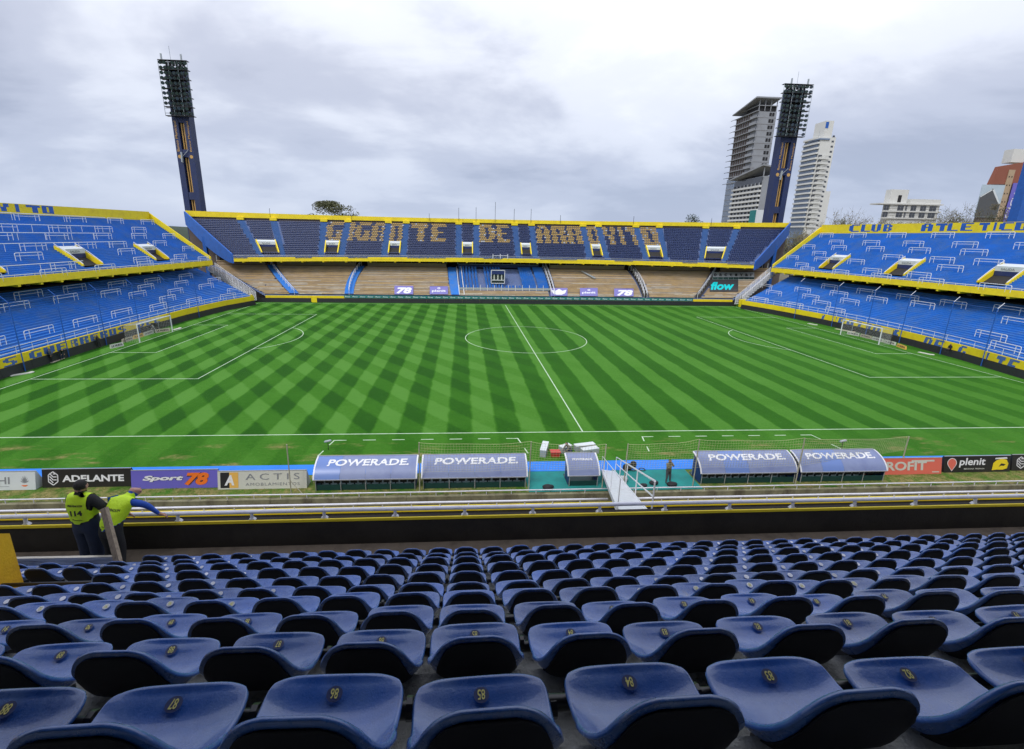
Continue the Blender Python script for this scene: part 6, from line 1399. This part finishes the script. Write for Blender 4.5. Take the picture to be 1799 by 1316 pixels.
# unfinished grey tower: corner at xk, left face (-X) recedes in depth
b_ = lambda x, y: (1250 + x * .2051, 130 + y * .2051)
xk, yk = 131.7, 200.0
yb = at(*b_(212, 395), X=xk).y; xr = 141.2
bl = thing('unfinished_tower', 'tall unfinished grey concrete tower block with slanting roof canopy', 'building', (136, 210, -2.4))
zs0, zs1, nf = 44.0, 75.2, 11
slab(bl, xk + .3, xr, yk + .02, yb, -2.4, zs1 - .1, 'bld_concrete', 'core', bl)
fh = (zs1 - zs0) / nf
for k in range(nf + 1):
    z = zs0 + fh * k; slab(bl, xk - .9, xk + .28, yk - .9, yb, z - .16, z + .16, 'bld_concrete', 'floor_slab', bl)
    if k < nf:
        slab(bl, xk + .1, xk + .25, yk + 4.8, yb - .3, z + .18, z + fh - .18, 'bld_brick', 'brick_infill', bl)
        mb = MB(); mb.box(xk - .85, xk - .75, yk - .85, yk + 4.6, z + .17, z + 1.1); mb.build('balcony_front', 'bld_concrete', bl)
        w_ = slab(bl, xr - 3.6, xr - 1.1, yk - .06, yk + .01, z + .75, z + 2.3, 'dark', 'window', bl); slab(bl, xr - 2.45, xr - 2.25, yk - .1, yk - .065, z + .75, z + 2.3, 'bld_concrete', 'mullion', w_)
        mb = MB(); mb.box(xk + .35, xr - .05, yk - .03, yk + .015, z - .06, z + .05); mb.build('pour_joint', 'bld_brick', bl)
        for j in range(7): yy_ = yk + 5.5 + (yb - yk - 6) * j / 6; slab(bl, xk - .05, xk + .09, yy_ - .15, yy_ + .15, z + .17, z + fh - .17, 'bld_concrete', 'column', bl)
    mb = MB(); mb.tube([(xk - 1.0, yb - .5, z), (xk - 1.0, yb + 3, z)], .12, 4); mb.build('scaffold_pole', 'steel_dark', bl)
za = zs1
slab(bl, xk + .6, xr - .3, yk + .6, yb - 8, za, za + 2.3, 'dark', 'attic', bl); slab(bl, xk - .2, xr, yk - .2, yb - 4, za + 2.31, za + 2.6, 'bld_concrete', 'attic_slab', bl)
for j in range(4): slab(bl, xk + .2 + j * 2.9, xk + .5 + j * 2.9, yk - .1, yk + .2, za, za + 5.2, 'bld_concrete', 'roof_post', bl)
mb = MB(); mb.hexa([(xk - 3, yb - 1, za + 1.6), (xk - 2.5, yk - 1.5, za + 5.3), (xr + .3, yk - 1.5, za + 5.3), (xr, yb - 1, za + 1.6), (xk - 3, yb - 1, za + 2.0), (xk - 2.5, yk - 1.5, za + 5.9), (xr + .3, yk - 1.5, za + 5.9), (xr, yb - 1, za + 2.0)]); mb.build('roof_canopy', 'bld_concrete', bl)
# glazed lower wing behind and the front wing with balconies
ybl = at(*b_(92, 1270), X=xk).y
slab(bl, xk - .6, xk + .2, yk + 10, ybl, -2.4, 46, 'glass_blue', 'glazed_wing', bl)
for k in range(9): z = 22 + k * 2.7; slab(bl, xk - .75, xk - .61, yk + 10, ybl, z, z + .25, 'bld_concrete', 'transom', bl)
for k in range(5): yy_ = yk + 12 + (ybl - yk - 13) * k / 4; slab(bl, xk - .72, xk - .61, yy_, yy_ + .25, -2.4, 46, 'bld_concrete', 'mullion', bl)
xk2 = at(*b_(435, 850), Y=170).x; xr2 = at(*b_(545, 850), Y=170).x + 1.6; yb2 = at(*b_(150, 1200), X=xk2).y
slab(bl, xk2 + .7, xr2 + 2.4, 170.05, yb2 - 1, -2.4, 42.2, 'bld_concrete', 'front_wing', bl)
slab(bl, xk2 + .5, xk2 + .68, 170.3, yb2 - .2, -2.4, 42.0, 'glass_dark', 'wing_glazing', bl)
for k in range(10):
    z = (24.0 if k == 0 else 24.0) + k * 1.98 - 4; slab(bl, xk2 - .4, xk2 + .49, 169.8, yb2, z - .2, z + .65, 'bld_white', 'balcony', bl)
    for j in range(8): yy_ = 171 + (yb2 - 172) * j / 7; slab(bl, xk2 + .05, xk2 + .3, yy_, yy_ + .5, z + .65, z + 1.78, 'bld_concrete', 'pier', bl)
    slab(bl, xr2 - 2.6, xr2 - .3, 169.99, 170.04, z + .5, z + 1.6, 'dark', 'window', bl)
mb = MB(); mb.hexa([(xk2 - 3.2, yb2 - 2, 42.2), (xk2 - 1, 168.5, 46.2), (xr2 + 1.5, 168.5, 44.8), (xr2 + 1, yb2 - 2, 42.2), (xk2 - 3.2, yb2 - 2, 42.7), (xk2 - 1, 168.5, 46.8), (xr2 + 1.5, 168.5, 45.4), (xr2 + 1, yb2 - 2, 42.7)]); mb.build('wing_canopy', 'bld_concrete', bl)
for j in range(3): slab(bl, xk2 + .3 + j * 3, xk2 + .6 + j * 3, 169.4, 169.7, 41.5, 45.6, 'bld_concrete', 'roof_post', bl)
p0, p1 = at(*b_(318, 1270), X=xk2 - .45), at(*b_(385, 1165), X=xk2 - .45); slab(bl, xk2 - .55, xk2 - .42, min(p0.y, p1.y), max(p0.y, p1.y), p0.z - 2, p1.z, 'teal_board', 'hoarding', bl)
p0, p1 = at(*b_(388, 1270), X=xk2 - .45), at(*b_(470, 1165), Y=169.6); slab(bl, xk2 - .3, p1.x, 169.5, 169.6, p0.z - 2, p1.z, 'board_white', 'hoarding', bl)
# white curved balcony tower
xw, yw = at(*b_(845, 1000), Y=262).x, 262.0; xwr = at(*b_(938, 1000), Y=262).x + 1; ywb = at(*b_(702, 1100), X=xw).y
wt = thing('white_tower', 'slender white tower block with rounded balconies', 'building', (xw + 5, 275, -2.4))
slab(wt, xw + .8, xwr + 2.4, yw + .02, yw + 14, -2.4, 78, 'bld_white', 'core', wt)
slab(wt, xwr - 5.4, xwr - .2, yw + .8, yw + 10, 78.01, 87.5, 'bld_white', 'lift_head', wt); slab(wt, xwr + 2.41, xwr + 6.5, yw + 1, yw + 12, -2.4, 46.5, 'bld_white', 'side_wing', wt)
slab(wt, xw + .3, xw + .79, yw + 1, ywb, -2.4, 76.2, 'glass_blue', 'glazing', wt)
for k in range(19):
    z = 24 + k * 2.95; lit = k < 18
    mb = MB(); pts = []; dep = 2.0 if k < 16 else 2.6
    outl = [(xw + .9, yw + .0), (xw + .2, yw - .6), (xw - .5, yw + .3), (xw - .9, yw + 4), (xw - .9, yw + 12), (xw - .6, ywb)]
    mb.poly([(x, y, z) for x, y in outl] + [(xw + .79, ywb, z)]); 
    wallp = [Vector((x, y, z)) for x, y in outl]
    for a, b2 in zip(wallp, wallp[1:]): mb.quad(a, b2, b2 + Vector((0, 0, 1.0)), a + Vector((0, 0, 1.0)))
    mb.quad((xw - .6, ywb, z), (xw + .79, ywb, z), (xw + .79, ywb, z + .3), (xw - .6, ywb, z + .3)); mb.build('balcony', 'bld_white', wt)
    if k < 15:
        mb = MB(); mb.box(xw + 1.4, xwr - .4, yw - .9, yw + .0, z - .1, z + .95); mb.build('balcony', 'bld_white', wt)
        w_ = slab(wt, xw + 1.2, xw + 3.6, yw - .05, yw + .015, z + .96, z + 2.4, 'glass_dark', 'window', wt)
        mb = MB(); mb.beam((xw + 1.5, yw - .7, z + .95), (xwr - .8, yw - .7, z + 2.7), .25, .25); mb.build('brace', 'bld_white', wt)
    slab(wt, xwr - .1, xwr + 1.4, yw - .02, yw + .015, z + .9, z + 2.0, 'glass_dark', 'window', wt)
slab(wt, xw - .5, xw + 6.4, yw - .6, yw + 9, 76.4, 77.2, 'glass_blue', 'terrace_glass', wt)
slab(wt, xwr - 5.3, xwr - 3.4, yw + .7, yw + .79, 83.2, 86.8, 'blue_paint', 'blue_panel', wt)
mb = MB(); mb.tube([(xw, yw + 1, 77), (xw, yw + 1, 81.5)], .12, 5); mb.build('antenna', 'case_grey', wt)
# low white building behind the right stand
d_ = lambda x, y: (1500 + x / 6.017, 260 + y / 6.017)
lw = thing('low_white_building', 'low white building with flat projecting roof above the CLUB lettering', 'building', (213, 196, -2.4))
slab(lw, 200.2, 226.2, 190.05, 194, -2.4, 33.4, 'bld_white', 'body', lw)
slab(lw, 193.8, 227.2, 189.2, 195, 33.41, 34.0, 'bld_white', 'roof_slab', lw); slab(lw, 210.6, 226.4, 190.2, 194, 34.01, 36.2, 'bld_white', 'parapet', lw)
slab(lw, 200.0, 209.2, 191, 194, 34.01, 40.5, 'bld_white', 'tower_room', lw)
w_ = slab(lw, 204.2, 206.0, 190.93, 190.99, 34.6, 37.9, 'dark', 'window', lw)
for z in (27.0, 30.2):
    slab(lw, 196.5, 227.0, 189.4, 190.0, z - .25, z + .35, 'bld_white', 'balcony_slab', lw)
    for k, (xa, xb) in enumerate(((197.2, 199.6), (204.2, 207.4), (208.3, 209.2), (211.2, 214.0), (216.2, 219.2), (221.0, 224.6))):
        w_ = slab(lw, xa, xb, 189.98, 190.04, z + .36, z + 2.9, 'glass_dark', 'window', lw); slab(lw, (xa + xb) / 2 - .08, (xa + xb) / 2 + .08, 189.94, 189.975, z + .36, z + 2.9, 'bld_concrete', 'mullion', w_)
    mb = MB(); mb.tube([(196.5, 189.5, z + 1.3), (227, 189.5, z + 1.3)], .06, 4); mb.build('balcony_rail', 'steel_dark', lw)
# red building with printed hoardings
rb = thing('red_building', 'red brick building with a picture hoarding and a blue hoarding at the right edge', 'building', (212, 152, -2.4))
mb = MB(); yy_ = 150.02; mb.hexa([(199.4, yy_, -2.4), (222, yy_, -2.4), (222, 151.5, -2.4), (199.4, 151.5, -2.4), (203.2, yy_, 38.7), (222, yy_, 39.5), (222, 151.5, 39.5), (203.2, 151.5, 38.7)]); mb.build('body', 'bld_brick', rb)
mb = MB(); mb.hexa([(203.3, yy_ + .02, 38.71), (222, yy_ + .02, 39.51), (222, 151.4, 39.51), (203.3, 151.4, 38.71), (204.9, yy_ + .02, 45.5), (222, yy_ + .02, 48.6), (222, 151.4, 48.6), (204.9, 151.4, 45.5)]); mb.build('upper_floors', 'red_brick', rb)
slab(rb, 211.3, 224, 151.6, 155, 47.5, 52.5, 'bld_white', 'roof_house', rb)
slab(rb, 209.6, 212.3, 149.8, 150.0, 20, 44.4, 'beige', 'service_strip', rb)
for k in range(6): slab(rb, 210.1, 210.5, 149.74, 149.79, 41.5 - k * 3.2, 42.0 - k * 3.2, 'dark', 'window', rb); slab(rb, 211.3, 211.7, 149.74, 149.79, 41.5 - k * 3.2, 42.0 - k * 3.2, 'dark', 'window', rb)
hd = slab(rb, 199.5, 209.4, 149.5, 149.7, 26, 38.5, 'sky_blue_print', 'picture_hoarding', rb)
mb = MB(); mb.poly([(199.6, 149.48, 34), (204.6, 149.48, 37.2), (209.3, 149.48, 31.5), (209.3, 149.48, 26.1), (199.6, 149.48, 26.1)]); mb.build('picture', 'cloth_grey', hd)
mb = MB(); mb.beam((204.4, 149.46, 37.0), (209.0, 149.46, 31.2), .7, .02, (0, 1, 0)); mb.beam((199.8, 149.46, 33.8), (204.6, 149.46, 36.9), .4, .02, (0, 1, 0)); mb.build('picture', 'board_white', hd)
bh = slab(rb, 212.6, 222, 149.4, 149.6, 24, 39.4, 'board_violet', 'blue_hoarding', rb)
lettering('CICA', (214.6, 149.38, 25.6), (0.14, 0, 1), (-1, 0, .14), 11.5, 1.9, 'print_white', bh, bold=.01)
# blue mast base at the right edge
mb = MB(); p = at(1786, 388, Y=96); mb.box(p.x, p.x + 5, 96, 98.5, -2.4, 62); tag(mb.build('blue_tower', 'blue_paint', loc=(p.x, 96, -2.4)), 'plain bright blue tower shaft at the right edge behind the parapet', 'tower')

# ================================================================== TREES
def leaf_crown(mb, c, rx, rz, n, ls, rnd, lump=7):
    cl = [(Vector((rnd.gauss(0, .45), rnd.gauss(0, .45), rnd.gauss(0, .4))), rnd.uniform(.25, .5)) for _ in range(lump)]
    for _ in range(n):
        q, r_ = rnd.choice(cl); d = Vector((rnd.gauss(0, 1), rnd.gauss(0, 1), rnd.gauss(0, 1))).normalized() * r_ * rnd.uniform(.55, 1.0)
        p = q + d
        if p.length > 1.1: p = p.normalized() * rnd.uniform(.85, 1.1)
        p = Vector(c) + Vector((p.x * rx, p.y * rx, p.z * rz)); a = Vector((rnd.gauss(0, 1), rnd.gauss(0, 1), rnd.gauss(0, 1))).normalized(); b2 = a.orthogonal().normalized(); l2 = ls * rnd.uniform(.6, 1.4)
        mb.quad(p - a * l2, p - b2 * l2 * .5, p + a * l2, p + b2 * l2 * .5)
def tree(x, y, z0, h, rx, label, leaf, rnd, dense=2600, ls=.22, cone=False):
    t = thing('tree', label, 'tree', (x, y, z0)); mb = MB(); mb.tube([(x, y, z0), (x + .1, y, z0 + h * .35), (x - .1, y, z0 + h * .7)], [.35, .26, .12], 7)
    for k in range(7): a = rnd.uniform(0, 6.28); z = z0 + h * rnd.uniform(.4, .65); mb.tube([(x, y, z), (x + math.cos(a) * rx * .4, y + math.sin(a) * rx * .4, z + h * .12), (x + math.cos(a) * rx * .75, y + math.sin(a) * rx * .75, z + h * .2)], [.14, .09, .04], 5)
    mb.build('trunk', 'bark', t); mb = MB()
    if cone:
        for k in range(6): f = k / 5; leaf_crown(mb, (x, y, z0 + h * (.45 + .5 * f)), rx * (1.0 - .72 * f ** 1.3), h * .10, dense // 6, ls, rnd, 6)
    else: leaf_crown(mb, (x, y, z0 + h * .72), rx, h * .27, dense, ls, rnd, 16)
    mb.build('crown', leaf, t, fixn=False); return t
def bare_tree(x, y, z0, h, label, rnd, leafm='leaf_brown', spread=.55, leaves=700):
    t = thing('bare_tree', label, 'tree', (x, y, z0), 'bare trees behind the right stand'); mb = MB(); lv = MB()
    def grow(p, d, ln, r_, lev):
        q = p + d * ln; mid = p + d * ln * .5 + Vector((rnd.uniform(-1, 1), rnd.uniform(-1, 1), 0)) * ln * .06
        mb.tube([p, mid, q], [r_, r_ * .85, r_ * .65], 4 if lev < 3 else 3, False)
        if lev >= 6 or r_ < .012: return
        for k in range(3 if lev < 5 else 2):
            a = d.orthogonal().normalized(); a.rotate(Matrix.Rotation(rnd.uniform(0, 6.28), 3, d)); nd = (d + a * rnd.uniform(.35, .95) * (spread / .55) + Vector((0, 0, .12))).normalized()
            grow(q if k < 2 else mid, nd, ln * rnd.uniform(.66, .86), r_ * .62, lev + 1)
        if lev >= 3:
            for k in range(5):
                pp = q + Vector((rnd.gauss(0, .5), rnd.gauss(0, .5), rnd.gauss(0, .5))); a = Vector((rnd.gauss(0, 1), rnd.gauss(0, 1), rnd.gauss(0, 1))).normalized(); b2 = a.orthogonal().normalized(); l2 = rnd.uniform(.16, .38)
                lv.quad(pp - a * l2, pp - b2 * l2 * .5, pp + a * l2, pp + b2 * l2 * .5)
    grow(Vector((x, y, z0)), Vector((rnd.uniform(-.05, .05), 0, 1)).normalized(), h * .31, h * .017, 0)
    zm = max(v[2] for v in mb.v); kz = (h) / (zm - z0)
    for b_l in (mb, lv): b_l.v = [(x + (a - x) * min(1.25, kz), y + (b - y) * min(1.25, kz), z0 + (c - z0) * kz) for a, b, c in b_l.v]
    mb.build('trunk', 'twig', t, fixn=False); lv.build('crown', leafm, t, fixn=False)
rnd = random.Random(11)
p = at(585, 380, Y=135); tree(p.x - 1, 135, -2.4, 27.6, 11.5, 'broad round tree rising above the far parapet left of GIGANTE', 'leaf_olive', rnd, 9000, .28)
p = at(1220, 388, Y=140); tree(p.x, 140, -2.4, 28.2, 5.2, 'dark dense conifer above the far parapet right of centre', 'leaf_dark', rnd, 5200, .30)
p = at(1190, 389, Y=150); tree(p.x, 150, -2.4, 25.2, 4.5, 'top of a low dark tree left of the conifer', 'leaf_dark', rnd, 2200, .28)
for i, (u, v, Y_, lf) in enumerate(((1405, 408, 106, 'leaf_brown'), (1418, 402, 112, 'leaf_olive'), (1430, 398, 118, 'leaf_brown'), (1478, 380, 140, 'leaf_brown'), (1503, 366, 135, 'leaf_brown'), (1530, 362, 150, 'leaf_brown'), (1552, 378, 130, 'leaf_olive'), (1600, 382, 135, 'leaf_olive'), (1640, 380, 130, 'leaf_brown'), (1680, 374, 135, 'leaf_brown'), (1702, 356, 125, 'leaf_brown'), (1733, 346, 118, 'leaf_olive'), (1764, 352, 115, 'leaf_brown'))):
    p = at(u, v, Y=Y_); bare_tree(p.x, Y_, -2.4, p.z + 2.4, f'brownish bare tree behind the right stand, {ordn(i)} from the left', rnd, lf)
for i, (u, v, Y_, rx) in enumerate(((1408, 412, 103, 4.0), (1426, 408, 108, 4.5), (1490, 382, 150, 6), (1545, 383, 128, 5), (1585, 386, 140, 6), (1655, 386, 140, 6), (1720, 366, 122, 5), (1750, 360, 117, 5))):
    p = at(u, v, Y=Y_); tree(p.x, Y_, -2.4, p.z + 2.4, rx, f'olive leaved tree among the bare trees on the right, {ordn(i)} from the left', 'leaf_brown' if i % 2 else 'leaf_olive', rnd, 2600, .24)
# low wooded hill on the horizon at the left
mb = MB(); rws = []
for j in range(5): rws.append([(-900 + i * 60, 520 + j * 40, -2.4 + (17 + 5 * math.sin(i * .9) + 4 * math.sin(i * 2.3 + j)) * math.sin(math.pi * min(1, (j + .0) / 3.2) / 2)) for i in range(26)])
mb.grid(rws); tag(mb.build('hill', 'leaf_dark', smooth=True), 'low wooded hill on the horizon', kind='structure')
print('objects', len(bpy.data.objects))
